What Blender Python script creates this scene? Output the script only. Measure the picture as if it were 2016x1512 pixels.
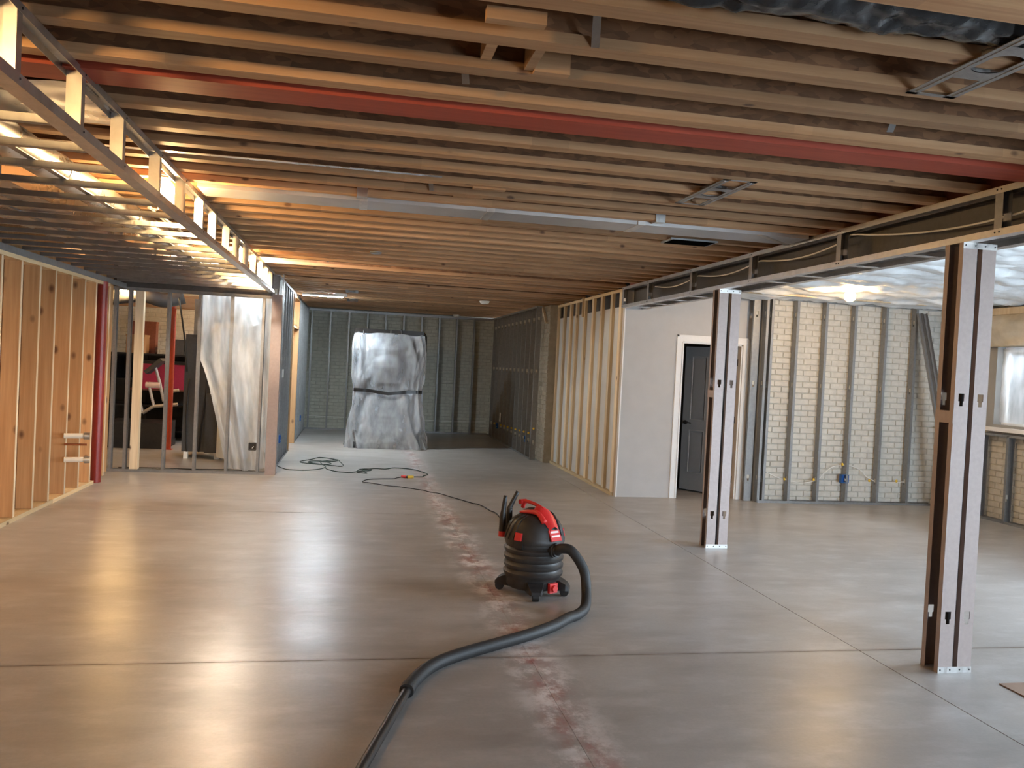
import bpy, math, random
from mathutils import Vector, Matrix, noise as mnoise
random.seed(7)
for o in list(bpy.data.objects): bpy.data.objects.remove(o, do_unlink=True)
SC = bpy.context.scene
COL = SC.collection
# ------------------------------------------------------------------ camera
EYE = 1.615
FPX, YAW, PIT, ROLL = 1609.8, .190573, -.021069, .049829
_f = Vector((math.sin(YAW), math.cos(YAW), 0)); _r = Vector((math.cos(YAW), -math.sin(YAW), 0)); _u = Vector((0, 0, 1))
F2 = _f*math.cos(PIT)+_u*math.sin(PIT); U2 = _u*math.cos(PIT)-_f*math.sin(PIT)
R3 = _r*math.cos(ROLL)+U2*math.sin(ROLL); U3 = U2*math.cos(ROLL)-_r*math.sin(ROLL)
cam_d = bpy.data.cameras.new('camera'); cam = bpy.data.objects.new('camera', cam_d); COL.objects.link(cam)
cam_d.sensor_fit = 'HORIZONTAL'; cam_d.sensor_width = 36; cam_d.lens = FPX/2016*36; cam_d.clip_start = .05
M = Matrix((R3, U3, -F2)).transposed().to_4x4(); M.translation = (0, 0, EYE); cam.matrix_world = M
SC.camera = cam
def ray(px, py): return R3*((px-1008)/FPX)-U3*((py-756)/FPX)+F2
def onz(px, py, z=0.):                       # where the line of sight meets a height
    d = ray(px, py); t = (z-EYE)/d.z; return Vector((d.x*t, d.y*t, z))
def ony(px, py, y):                          # ... or a plane facing the camera end of the room
    d = ray(px, py); t = y/d.y; return Vector((d.x*t, y, EYE+d.z*t))
def onx(px, py, x):
    d = ray(px, py); t = x/d.x; return Vector((x, d.y*t, EYE+d.z*t))
# ------------------------------------------------------------------ world, exposure
W = bpy.data.worlds.new('daylight'); SC.world = W; W.use_nodes = True
bg = W.node_tree.nodes['Background']; bg.inputs[0].default_value = (.76, .89, 1.0, 1); bg.inputs[1].default_value = 19.0
SC.view_settings.view_transform = 'Standard'; SC.view_settings.look = 'None'
SC.view_settings.exposure = 1.05; SC.view_settings.gamma = 1; SC.view_settings.use_curve_mapping = False
def portal(name, loc, rot, sx, sy):          # helps the renderer find the sky through a window opening
    l = bpy.data.lights.new(name, 'AREA'); l.shape = 'RECTANGLE'; l.size = sx; l.size_y = sy
    l.cycles.is_portal = True
    o = bpy.data.objects.new(name, l); o.location = loc; o.rotation_euler = rot; COL.objects.link(o)
portal('daylight_portal', (8.36, 8.15, 1.68), (0, math.pi/2, 0), .98, 1.75)
portal('daylight_portal', (8.36, 4.4, 1.4), (0, math.pi/2, 0), 1.9, 3.0)
portal('daylight_portal', (6.05, -3.86, 1.08), (-math.pi/2, 0, math.pi), 3.5, 2.1)
BULB_WARM, BULB_COOL = 280., 130.
# ------------------------------------------------------------------ mesh builder
class MB:
    def __init__(s): s.v = []; s.f = []; s.m = []; s.mi = 0
    def quadbox(s, c):
        b = len(s.v); s.v += [tuple(p) for p in c]
        for q in ((0,3,2,1),(4,5,6,7),(0,1,5,4),(1,2,6,5),(2,3,7,6),(3,0,4,7)):
            s.f.append(tuple(b+i for i in q)); s.m.append(s.mi)
        return s
    def box(s, x0, x1, y0, y1, z0, z1):
        return s.quadbox([(x0,y0,z0),(x1,y0,z0),(x1,y1,z0),(x0,y1,z0),(x0,y0,z1),(x1,y0,z1),(x1,y1,z1),(x0,y1,z1)])
    def obox(s, c, ax, ay, az, hx, hy, hz):   # oriented box
        c = Vector(c); P = []
        for k in (-1, 1):
            for i, j in ((-1,-1),(1,-1),(1,1),(-1,1)): P.append(c+ax*hx*i+ay*hy*j+az*hz*k)
        return s.quadbox(P)
    def beam(s, p, q, w, h, up=(0,0,1)):      # bar from p to q
        p = Vector(p); q = Vector(q); a = (q-p); L = a.length; a.normalize()
        b = Vector(up).cross(a)
        if b.length < 1e-4: b = Vector((1,0,0)).cross(a)
        b.normalize(); c = a.cross(b)
        return s.obox((p+q)/2, a, b, c, L/2, w/2, h/2)
    def ring(s, pts):
        b = len(s.v); s.v += [tuple(p) for p in pts]; return list(range(b, b+len(pts)))
    def face(s, idx): s.f.append(tuple(idx)); s.m.append(s.mi)
    def loft(s, rings, cap=True, closed=True):
        R = [s.ring(r) for r in rings]; n = len(R[0])
        for a, b in zip(R, R[1:]):
            for i in range(n if closed else n-1):
                j = (i+1) % n; s.face((a[i], a[j], b[j], b[i]))
        if cap: s.face(R[0][::-1]); s.face(R[-1])
        return s
    def cyl(s, p, q, r0, r1=None, n=12, cap=True):
        r1 = r0 if r1 is None else r1; p = Vector(p); q = Vector(q); a = (q-p).normalized()
        b = a.orthogonal().normalized(); c = a.cross(b)
        rg = lambda o, r: [o+(b*math.cos(t)+c*math.sin(t))*r for t in [2*math.pi*i/n for i in range(n)]]
        return s.loft([rg(p, r0), rg(q, r1)], cap)
    def tube(s, pts, r, n=8):
        pts = [Vector(p) for p in pts]; rings = []; prev = None
        for i, p in enumerate(pts):
            t = (pts[min(i+1, len(pts)-1)]-pts[max(i-1, 0)]).normalized()
            if prev is None: b = t.orthogonal().normalized()
            else:
                b = prev-t*prev.dot(t)
                b = b.normalized() if b.length > 1e-5 else t.orthogonal().normalized()
            prev = b; c = t.cross(b); rr = r(i/(len(pts)-1)) if callable(r) else r
            rings.append([p+(b*math.cos(a)+c*math.sin(a))*rr for a in [2*math.pi*k/n for k in range(n)]])
        return s.loft(rings)
    def lathe(s, prof, c=(0,0,0), n=24, sx=1., sy=1., rot=0.):
        c = Vector(c); rings = []
        for r, z in prof:
            rg = []
            for k in range(n):
                a = 2*math.pi*k/n; x = r*sx*math.cos(a); y = r*sy*math.sin(a)
                rg.append(c+Vector((x*math.cos(rot)-y*math.sin(rot), x*math.sin(rot)+y*math.cos(rot), z)))
            rings.append(rg)
        return s.loft(rings)
    def grid(s, fn, nu, nv):
        b = len(s.v)
        for j in range(nv+1):
            for i in range(nu+1): s.v.append(tuple(fn(i/nu, j/nv)))
        for j in range(nv):
            for i in range(nu):
                a = b+j*(nu+1)+i; s.face((a, a+1, a+nu+2, a+nu+1))
        return s
    def mesh(s, name, mats, smooth=False):
        me = bpy.data.meshes.new(name); me.from_pydata(s.v, [], s.f)
        for m in (mats if isinstance(mats, (list, tuple)) else [mats]): me.materials.append(m)
        if any(s.m): me.polygons.foreach_set('material_index', s.m)
        if smooth: me.polygons.foreach_set('use_smooth', [True]*len(me.polygons))
        me.update(); return me
    def build(s, name, mats, parent=None, smooth=False, angle=None):
        off = wloc(parent)
        s.v = [(x-off[0], y-off[1], z-off[2]) for x, y, z in s.v]
        me = s.mesh(name, mats, smooth or angle is not None)
        if angle is not None:
            try: me.set_sharp_from_angle(angle=math.radians(angle))
            except Exception: pass
        return put(name, me, (0, 0, 0), parent)
_base = {}
def wloc(o): return _base.get(o.name, (0, 0, 0)) if o else (0, 0, 0)
def put(name, data, loc=(0,0,0), parent=None, rot=None):
    o = bpy.data.objects.new(name, data); COL.objects.link(o); o.location = loc
    if rot: o.rotation_euler = rot
    if parent: o.parent = parent
    pb = wloc(parent); _base[o.name] = (pb[0]+loc[0], pb[1]+loc[1], pb[2]+loc[2])
    return o
def putw(name, data, loc, parent, rot=None):  # world position
    b = wloc(parent); return put(name, data, (loc[0]-b[0], loc[1]-b[1], loc[2]-b[2]), parent, rot)
def tag(o, label, cat, group=None, kind=None):
    o['label'] = label; o['category'] = cat
    if group: o['group'] = group
    if kind: o['kind'] = kind
    return o
def thing(name, label, cat, loc=(0,0,0), group=None, kind=None):
    return tag(put(name, None, loc), label, cat, group, kind)
def stuff(o): o['kind'] = 'stuff'; return o
def smooth_path(P, n=6):                       # Catmull-Rom through points
    P = [Vector(p) for p in P]; out = []
    for i in range(len(P)-1):
        a = P[max(i-1, 0)]; b = P[i]; c = P[i+1]; d = P[min(i+2, len(P)-1)]
        for k in range(n):
            t = k/n
            out.append(.5*((2*b)+(c-a)*t+(2*a-5*b+4*c-d)*t*t+(3*b-a-3*c+d)*t**3))
    out.append(P[-1]); return out
# ------------------------------------------------------------------ materials
class NT:
    def __init__(s, name):
        s.m = bpy.data.materials.new(name); s.m.use_nodes = True; s.t = s.m.node_tree; s.t.nodes.clear()
        s.out = s.n('ShaderNodeOutputMaterial'); s.p = s.n('ShaderNodeBsdfPrincipled'); s.l(s.p, 0, s.out, 0)
    def n(s, t, **k):
        x = s.t.nodes.new(t)
        for a, b in k.items(): setattr(x, a, b)
        return x
    def l(s, a, i, b, j): s.t.links.new(a.outputs[i], b.inputs[j])
    def coord(s, kind='object', scale=(1,1,1), rnd=False):
        if kind == 'object': c = s.n('ShaderNodeTexCoord'); src = (c, 'Object')
        else: c = s.n('ShaderNodeNewGeometry'); src = (c, 'Position')
        mp = s.n('ShaderNodeMapping'); mp.inputs['Scale'].default_value = scale
        s.l(src[0], src[1], mp, 'Vector')
        if rnd:
            oi = s.n('ShaderNodeObjectInfo'); mu = s.n('ShaderNodeMath', operation='MULTIPLY'); mu.inputs[1].default_value = 71.
            s.l(oi, 'Random', mu, 0); s.l(mu, 0, mp, 'Location')
        return mp
    def noise(s, c, scale, detail=4, rough=.55):
        x = s.n('ShaderNodeTexNoise'); x.inputs['Scale'].default_value = scale; x.inputs['Detail'].default_value = detail
        x.inputs['Roughness'].default_value = rough; s.l(c, 0, x, 'Vector'); return x
    def ramp(s, a, i, stops):
        r = s.n('ShaderNodeValToRGB'); e = r.color_ramp.elements
        while len(e) < len(stops): e.new(.5)
        for k, (p, c) in enumerate(stops): e[k].position = p; e[k].color = (c[0], c[1], c[2], 1) if not isinstance(c, float) else (c, c, c, 1)
        s.l(a, i, r, 0); return r
    def rng(s, a, i, f0, f1, t0=0., t1=1.):
        r = s.n('ShaderNodeMapRange'); r.inputs[1].default_value = f0; r.inputs[2].default_value = f1
        r.inputs[3].default_value = t0; r.inputs[4].default_value = t1; s.l(a, i, r, 0); return r
    def mix(s, fac, a, b, mode='MIX'):
        x = s.n('ShaderNodeMix', data_type='RGBA', blend_type=mode)
        for src, j in ((fac, 0), (a, 6), (b, 7)):
            if isinstance(src, tuple) and len(src) == 2: s.l(src[0], src[1], x, j)
            elif isinstance(src, (int, float)): x.inputs[j].default_value = src
            else: x.inputs[j].default_value = (*src, 1)
        return (x, 2)
    def math(s, op, a, b):
        x = s.n('ShaderNodeMath', operation=op)
        for src, j in ((a, 0), (b, 1)):
            if isinstance(src, tuple): s.l(src[0], src[1], x, j)
            else: x.inputs[j].default_value = src
        return (x, 0)
    def bump(s, src, strength=.3, dist=.01):
        b = s.n('ShaderNodeBump'); b.inputs['Strength'].default_value = strength; b.inputs['Distance'].default_value = dist
        s.l(src[0], src[1], b, 'Height'); s.l(b, 0, s.p, 'Normal')
    def col(s, src):
        if isinstance(src[0], (int, float)): s.p.inputs['Base Color'].default_value = (*src, 1)
        else: s.l(src[0], src[1], s.p, 'Base Color')
    def set(s, **k):
        for a, b in k.items(): s.p.inputs[a.replace('_', ' ')].default_value = b
        return s
def plain(name, c, rough=.5, metal=0., var=.12, scale=30., bump=0.):
    t = NT(name); cd = t.coord('object', rnd=True); nz = t.noise(cd, scale, 4)
    lo = tuple(x*(1-var) for x in c); hi = tuple(min(1, x*(1+var)) for x in c)
    r = t.ramp(nz, 0, [(.3, lo), (.7, hi)]); t.col((r, 0)); t.set(Roughness=rough, Metallic=metal)
    if bump: t.bump((nz, 0), bump, .005)
    return t.m
def wood(name, c1, c2, axis=2, knots=.62, rough=.62, kr=.13, kscale=5., segs=False):
    t = NT(name); sc = [22, 22, 22]; sc[axis] = 1.1
    cd = t.coord('object', tuple(sc), rnd=True); g = t.noise(cd, 1., 6, .6)
    r = t.ramp(g, 0, [(.28, c1), (.72, c2)])
    sc2 = [60, 60, 60]; sc2[axis] = 2.
    g2 = t.noise(t.coord('object', tuple(sc2), rnd=True), 1., 3)
    f = t.ramp(g2, 0, [(.35, (.82, .78, .74)), (.65, (1, 1, 1))])
    c = t.mix(.6, (r, 0), (f, 0), 'MULTIPLY')
    oi = t.n('ShaderNodeObjectInfo'); ov = t.rng(oi, 'Random', 0, 1, .74, 1.16)
    hv = t.n('ShaderNodeHueSaturation'); t.l(ov, 0, hv, 'Value'); t.l(c[0], c[1], hv, 'Color')
    sk = [1, 1, 1]; sk[axis] = .62
    vo = t.n('ShaderNodeTexVoronoi'); vo.inputs['Scale'].default_value = kscale; t.l(t.coord('object', tuple(sk), rnd=True), 0, vo, 'Vector')
    k = t.rng(vo, 'Distance', kr*.45, kr, 1., 0.)
    se = t.n('ShaderNodeSeparateColor'); t.l(vo, 'Color', se, 0)
    gate = t.math('GREATER_THAN', (se, 0), knots); fk = t.math('MULTIPLY', (k, 0), gate)
    sg = [.02, .02, .02]; sg[axis] = .75
    vs = t.n('ShaderNodeTexVoronoi'); vs.inputs['Scale'].default_value = 1.; t.l(t.coord('object', tuple(sg), rnd=True), 0, vs, 'Vector')
    sp = t.n('ShaderNodeSeparateColor'); t.l(vs, 'Color', sp, 0); sv2 = t.rng(sp, 1, 0, 1, .84, 1.10)
    h2 = t.n('ShaderNodeHueSaturation'); t.l(sv2, 0, h2, 'Value'); t.l(hv, 0, h2, 'Color'); hv = h2 if segs else hv
    c2_ = t.mix((fk[0], 0), (hv, 0), tuple(x*.22 for x in (c1[0]*1.2, c1[1], c1[2])))
    t.col(c2_); t.set(Roughness=rough); t.bump((g, 0), .12, .004); return t.m
def osb(name, base):
    t = NT(name); cd = t.coord('world', (14, 40, 40)); vo = t.n('ShaderNodeTexVoronoi'); vo.inputs['Scale'].default_value = 1.2; vo.inputs['Randomness'].default_value = 1
    nz = t.noise(t.coord('world', (3, 3, 3)), 1.2, 5); t.l(cd, 0, vo, 'Vector')
    se = t.n('ShaderNodeSeparateColor'); t.l(vo, 'Color', se, 0)
    r = t.ramp(se, 0, [(0., tuple(x*.72 for x in base)), (.5, base), (1., tuple(min(1, x*1.3) for x in base))])
    st = t.ramp(nz, 0, [(.3, (.55, .5, .48)), (.6, (1, 1, 1))])
    t.col(t.mix(.8, (r, 0), (st, 0), 'MULTIPLY')); t.set(Roughness=.75); t.bump((se, 0), .15, .003); return t.m
def steel(name, c, rough=.36, var=.18):
    t = NT(name); n1 = t.noise(t.coord('object', (1, 1, 1), rnd=True), 14., 5); n2 = t.noise(t.coord('object', (90, 90, 2), rnd=True), 1., 2)
    r = t.ramp(n1, 0, [(.3, tuple(x*(1-var) for x in c)), (.7, c)]); t.col((r, 0)); t.set(Metallic=1.)
    rr = t.rng(n2, 0, .3, .7, rough*.8, rough*1.25); t.l(rr, 0, t.p, 'Roughness'); t.bump((n2, 0), .05, .002); return t.m
def emit(name, c, s):
    t = NT(name); t.set(Base_Color=(.9, .9, .88, 1), Emission_Color=(*c, 1), Emission_Strength=s, Roughness=.3); return t.m
def film(name, c, haze=.35, rough=.12, scale=6.):      # clear polythene
    t = NT(name); tr = t.n('ShaderNodeBsdfTransparent'); tr.inputs[0].default_value = (.93, .95, .97, 1)
    tl = t.n('ShaderNodeBsdfTranslucent'); tl.inputs[0].default_value = (*c, 1)
    df = t.n('ShaderNodeBsdfDiffuse'); df.inputs[0].default_value = (*c, 1)
    gl = t.n('ShaderNodeBsdfGlossy'); gl.inputs['Roughness'].default_value = rough; gl.inputs[0].default_value = (1, 1, 1, 1)
    nz = t.noise(t.coord('object', (1, 1, .3)), scale, 4, .5); bp = t.n('ShaderNodeBump'); bp.inputs['Strength'].default_value = .25; bp.inputs['Distance'].default_value = .03
    t.l(nz, 0, bp, 'Height')
    for x in (tl, df, gl): t.l(bp, 0, x, 'Normal')
    a = t.n('ShaderNodeMixShader'); a.inputs[0].default_value = .65; t.l(tl, 0, a, 1); t.l(df, 0, a, 2)
    b = t.n('ShaderNodeMixShader'); hz = t.rng(nz, 0, .3, .75, haze*.6, min(1, haze*1.4)); t.l(hz, 0, b, 0); t.l(tr, 0, b, 1); t.l(a, 0, b, 2)
    fr = t.n('ShaderNodeFresnel'); fr.inputs[0].default_value = 1.45; t.l(bp, 0, fr, 'Normal')
    e = t.n('ShaderNodeMixShader'); t.l(fr, 0, e, 0); t.l(b, 0, e, 1); t.l(gl, 0, e, 2); t.l(e, 0, t.out, 0); return t.m
def concrete():
    t = NT('polished_concrete'); w = t.coord('world')
    n1 = t.noise(w, .55, 7, .62); n2 = t.noise(t.coord('world', (1, 2.2, 1)), 1.6, 4, .5); n3 = t.noise(w, 60., 3)
    c = t.ramp(n1, 0, [(.3, (.33, .305, .285)), (.5, (.40, .375, .355)), (.72, (.46, .437, .42))])
    s2 = t.ramp(n2, 0, [(.25, (.84, .82, .80)), (.7, (1, 1, 1))]); c = t.mix(.55, (c, 0), (s2, 0), 'MULTIPLY')
    s3 = t.ramp(n3, 0, [(.3, (.9, .9, .9)), (.7, (1.05, 1.05, 1.05))]); c = t.mix(.6, c, (s3, 0), 'MULTIPLY')
    # chalk: red snapped line and pale patch dust along the middle joint, rusty dust on the cross joint
    sx = t.n('ShaderNodeSeparateXYZ'); t.l(w, 0, sx, 0)
    dx = t.math('ABSOLUTE', t.math('SUBTRACT', (sx, 0), 1.03), 0.)
    pn = t.noise(t.coord('world', (5, 2.2, 1)), 1., 6, .7)
    band = t.rng(*dx, .02, .16, 1., 0.); red = t.math('MULTIPLY', (band, 0), (t.rng(pn, 0, .42, .62), 0))
    c = t.mix(t.math('MULTIPLY', red, .75), c, (.38, .10, .08))
    pw = t.noise(t.coord('world', (4, 3, 1)), 1.6, 7, .75); band2 = t.rng(*dx, .05, .24, 1., 0.)
    wh = t.math('MULTIPLY', (band2, 0), (t.rng(pw, 0, .46, .58), 0)); c = t.mix(t.math('MULTIPLY', wh, .85), c, (.74, .70, .69))
    dy = t.math('ABSOLUTE', t.math('SUBTRACT', (sx, 1), 4.43), 0.)
    by = t.rng(*dy, .004, .035, 1., 0.); c = t.mix(t.math('MULTIPLY', (by, 0), .55), c, (.17, .105, .07))
    sm = t.noise(t.coord('world', (1, 1.9, 1)), 3.1, 6, .62); c = t.mix((t.rng(sm, 0, .50, .72, 0., .5), 0), c, (.55, .53, .52))
    dk = t.noise(t.coord('world', (1, 2.6, 1)), 1.3, 5, .6); c = t.mix((t.rng(dk, 0, .48, .72, 0., .6), 0), c, (.25, .225, .205))
    t.col(c)
    r0 = t.noise(t.coord('world', (1, 1.6, 1)), 1.1, 3, .5); rr = t.rng(r0, 0, .2, .8, .285, .39)
    ra = t.math('ADD', (rr, 0), t.math('MULTIPLY', wh, .25)); t.l(ra[0], 0, t.p, 'Roughness'); t.set(Specular_IOR_Level=.62)
    bn = t.noise(t.coord('world', (1, 2, 1)), 9., 7, .6); t.bump((bn, 0), .10, .006); return t.m
M_ = {}
M_['conc'] = concrete()
M_['joint'] = plain('joint_dirt', (.075, .055, .042), .9)
M_['pine'] = wood('pine_stud', (.50, .27, .115), (.64, .39, .19), 2, .30, .6, .20, 5.5)
M_['pine_y'] = wood('pine_stud_along', (.60, .45, .25), (.76, .62, .40), 1, .7)
M_['spf'] = wood('whitewood_stud', (.63, .49, .31), (.80, .68, .49), 2, .72)
M_['flange'] = wood('joist_flange_wood', (.36, .195, .088), (.54, .33, .175), 0, .30, .65, .13, 6.5, True)
M_['rimred'] = plain('rim_board_red_brown', (.20, .065, .04), .7)
M_['osbweb'] = osb('osb_web', (.25, .122, .055))
M_['osb'] = osb('osb_deck', (.26, .135, .065))
M_['redbeam'] = wood('red_stained_beam', (.42, .06, .026), (.54, .09, .04), 0, .9, .62)
M_['redweb'] = wood('red_stained_web', (.25, .07, .025), (.34, .10, .035), 0, .8, .6)
M_['steel'] = steel('galvanised_steel', (.36, .36, .36), .42)
M_['steel_w'] = steel('galvanised_steel_bright', (.62, .60, .58), .36)
M_['stud'] = plain('stud_steel', (.29, .29, .29), .42, .62, .10, 25)
def sheet(name, c, rough):
    t = NT(name); n1 = t.noise(t.coord('object', (1, 1, 1)), 5., 4); r = t.ramp(n1, 0, [(.3, tuple(x*.88 for x in c)), (.7, c)]); t.col((r, 0))
    rr = t.rng(n1, 0, .3, .7, rough*.8, rough*1.3); t.l(rr, 0, t.p, 'Roughness'); t.set(Metallic=1.); t.bump((n1, 0), .08, .01); return t.m
M_['duct2'] = plain('dull_duct_metal', (.46, .46, .47), .42, .5, .08, 4)
M_['void'] = plain('black_void', (.004, .004, .004), 1.); M_['void'].node_tree.nodes['Principled BSDF'].inputs['Specular IOR Level'].default_value = 0
M_['duct'] = sheet('duct_sheet_metal', (.72, .73, .75), .28)
M_['column'] = plain('matt_zinc_stud', (.35, .283, .262), .5, .3, .06, 40)
M_['tab'] = plain('knockout_tab_lit_tint', (.55, .52, .46), .6)
M_['darksteel'] = plain('dark_primer_steel', (.085, .078, .072), .5, .3)
M_['redpost'] = plain('oxide_red_paint', (.24, .028, .022), .32, 0., .1)
M_['redpost2'] = plain('orange_red_paint', (.50, .07, .03), .4, 0., .1)
M_['drywall'] = plain('grey_painted_drywall', (.50, .485, .475), .75, 0, .03, 6)
M_['dryback'] = plain('drywall_paper', (.52, .53, .53), .85, 0, .05, 5)
M_['trim'] = plain('white_trim_paint', (.80, .78, .76), .4, 0, .02)
M_['doorgrey'] = plain('grey_door_paint', (.215, .208, .208), .45, 0, .03)
M_['black'] = plain('black_plastic', (.018, .016, .016), .42, 0, .2)
M_['blackmatte'] = plain('black_rubber', (.02, .019, .019), .6, 0, .2, 60, .3)
M_['dark'] = plain('dark_grey_enamel', (.055, .055, .058), .5)
M_['screw'] = plain('screw_head', (.05, .05, .05), .4, .8)
M_['redplastic'] = plain('red_plastic', (.62, .03, .028), .35, 0, .05)
M_['greylid'] = plain('dusty_black_plastic', (.026, .022, .020), .5, 0, .45, 9)
M_['white'] = plain('white_plastic', (.80, .80, .78), .45, 0, .03)
M_['pvc'] = plain('cream_pvc', (.78, .72, .60), .4, 0, .03)
M_['copper'] = plain('copper_pipe', (.42, .15, .07), .35, .8)
M_['blue'] = plain('blue_box_plastic', (.012, .10, .36), .45, 0, .05)
M_['yellow'] = plain('yellow_plastic', (.80, .52, .06), .5, 0, .05)
M_['green'] = plain('dark_green_cord', (.016, .035, .026), .5, 0, .1)
M_['wire'] = plain('white_cable', (.80, .78, .74), .5, 0, .03)
M_['card'] = plain('brown_cardboard', (.27, .17, .115), .85, 0, .08, 8)
M_['box2'] = plain('tan_cardboard', (.35, .20, .10), .85, 0, .08, 8)
M_['pink'] = plain('pink_plastic', (.62, .045, .12), .4, 0, .05)
M_['alu'] = plain('grey_metal_tube', (.50, .47, .45), .4, .5)
M_['tabletop'] = plain('slate_grey_board', (.50, .54, .60), .5, 0, .04)
M_['tape'] = plain('black_strap', (.012, .011, .011), .3, 0, .1)
M_['insul'] = plain('white_insulation_wrap', (.80, .84, .87), .45, 0, .09, 9, .8)
M_['batt'] = plain('beige_batt', (.60, .56, .47), .8, 0, .14, 6, .4)
M_['bagblack'] = plain('black_poly_wrap', (.020, .022, .026), .22, 0, .3, 20, .4)
M_['brick'] = plain('cream_painted_brick', (.60, .57, .51), .7, 0, .10, 14, .3)
M_['brickgreen'] = plain('grey_cream_brick', (.50, .49, .42), .7, 0, .12, 10, .3)
M_['mortar'] = plain('cream_mortar', (.53, .50, .44), .85, 0, .1, 20)
M_['mortarg'] = plain('grey_mortar', (.44, .43, .37), .85, 0, .1, 20)
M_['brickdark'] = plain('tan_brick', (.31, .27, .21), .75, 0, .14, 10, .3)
M_['stone'] = plain('pale_stone', (.40, .36, .33), .8, 0, .15, 6, .4)
M_['foundation'] = plain('bare_concrete_wall', (.34, .33, .31), .85, 0, .08, 4)
M_['film'] = film('clear_polythene', (.95, .96, .98), .36, .10, 7.)
M_['filmthick'] = film('milky_polythene', (.93, .95, .97), .58, .12, 6.)
M_['glass'] = film('window_glass', (.9, .95, 1.), .02, .02, .5)
M_['bulbwarm'] = emit('lit_bulb_warm', (1., .62, .26), BULB_WARM)
M_['bulbwarm2'] = emit('lit_bulb_warm_dim', (1., .62, .26), BULB_WARM*.6)
M_['bulbbright'] = emit('lit_bulb_bright', (1., .93, .80), 700.)
M_['striplit'] = emit('lit_strip_cool', (.80, .93, 1.), 320.)
M_['bulbcool'] = emit('lit_tube_cool', (.80, .93, 1.), BULB_COOL)
M_['label'] = plain('pale_print', (.80, .62, .58), .5, 0, .05)
# ------------------------------------------------------------------ shared stud meshes
def channel(L, W=.092, FW=.035, T=.0014, lip=.007, holes=(), name='stud', mat=None):
    """C section standing on z=0: web in x=0 (y 0..W), flanges towards +x"""
    b = MB(); hw = .019; c = W/2
    if holes:
        b.box(0, T, 0, c-hw, 0, L); b.box(0, T, c+hw, W, 0, L); z = 0
        for h in holes:
            b.box(0, T, c-hw, c+hw, z, h-.045)
            b.box(0, T, c-hw, c-.011, h-.045, h-.018); b.box(0, T, c+.011, c+hw, h-.045, h-.018); z = h+.035
        b.box(0, T, c-hw, c+hw, z, L)
    else: b.box(0, T, 0, W, 0, L)
    b.box(T, FW, 0, T, 0, L); b.box(T, FW, W-T, W, 0, L)
    b.mi = 1
    for h in holes: b.box(.004, .0055, c-.017, c+.017, h-.015, h+.034)  # bent tabs in the knockouts, tinted pale for the light they catch
    b.mi = 0
    if lip: b.box(FW-T, FW, T, lip, 0, L); b.box(FW-T, FW, W-lip, W-T, 0, L)
    return b.mesh(name, [mat or M_['stud'], M_['tab']])
def track(b, p0, p1, W, H, axis, up=True, T=.0016):
    """U runner: axis 'x' or 'y', lying at z=p0.z, flanges up or down"""
    x, y, z = p0; s = 1 if up else -1
    if axis == 'x':
        b.box(x, p1, y, y+W, *sorted((z, z+s*T))); b.box(x, p1, y, y+T, *sorted((z+s*T, z+s*H))); b.box(x, p1, y+W-T, y+W, *sorted((z+s*T, z+s*H)))
    else:
        b.box(x, x+W, y, p1, *sorted((z, z+s*T))); b.box(x, x+T, y, p1, *sorted((z+s*T, z+s*H))); b.box(x+W-T, x+W, y, p1, *sorted((z+s*T, z+s*H)))
HOLES = (.31, 1.55, 2.47)
ST_FULL = channel(2.69, holes=HOLES, name='steel_stud_full')
ST_SOFF = channel(2.39, holes=HOLES[:2], name='steel_stud_low')
ST_SILL = channel(1.075, holes=(.31,), name='steel_stud_sill')
def wallthing(name, label, cat='wall'):
    return thing(name, label, cat, kind='structure')
def bricks(parent, plane, a0, a1, z0, z1, at, mat, mort, singles=0, bl=.203, bh=.0765, j=.009, depth=.012, seed=1, thick=.2, direction=1):
    """running-bond face; plane 'y': wall at y=at facing -y, a is x. plane 'x': wall at x=at; direction -1 faces -x, 1 faces +x"""
    rnd = random.Random(seed)
    def brickverts(b, ca, cz, L, H):
        e = .004; out = -depth*rnd.uniform(.75, 1.15); q = []
        for dd, k in ((.002, 0), (out, e)):
            for sa, sz in ((-1,-1),(1,-1),(1,1),(-1,1)): q.append((ca+sa*(L/2-k), dd, cz+sz*(H/2-k)))
        if plane == 'y': P = [(a, at+d, z) for a, d, z in q]
        else: P = [(at-d*direction*1., a, z) for a, d, z in q]
        b.quadbox(P)
    m = MB()
    if plane == 'y': m.box(a0, a1, at, at+thick, z0, z1)
    else: m.box(*sorted((at, at-direction*thick)), a0, a1, z0, z1)
    m.build('mortar_bed', mort, parent)
    S = MB(); n = 0; nrow = int((z1-z0)/bh)
    unit = None
    if singles:
        u = MB(); e = .004; q = []
        for dd, k in ((.002, 0), (-depth, e)):
            for sa, sz in ((-1,-1),(1,-1),(1,1),(-1,1)): q.append((sa*((bl-j)/2-k), dd, sz*((bh-j)/2-k)))
        u.quadbox(q); unit = u.mesh('brick', mat)
    for r in range(nrow):
        off = (bl/2 if r % 2 else 0); k = a0-off
        while k < a1-.03:
            x0 = max(k, a0); x1 = min(k+bl, a1)
            if x1-x0 > .04:
                full = abs(x1-x0-bl) < 1e-4
                if full and n < singles:
                    putw('brick', unit, ((x0+x1)/2, at+rnd.uniform(-.002, .001), z0+(r+.5)*bh), parent); n += 1
                else: brickverts(S, (x0+x1)/2, z0+(r+.5)*bh, x1-x0-j, bh-j)
            k += bl
    if S.v: stuff(S.build('brick_field', mat, parent))
# ================================================================== SETTING
ZC = 2.705            # underside of joists
ZS = 2.44             # underside of the soffits
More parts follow.
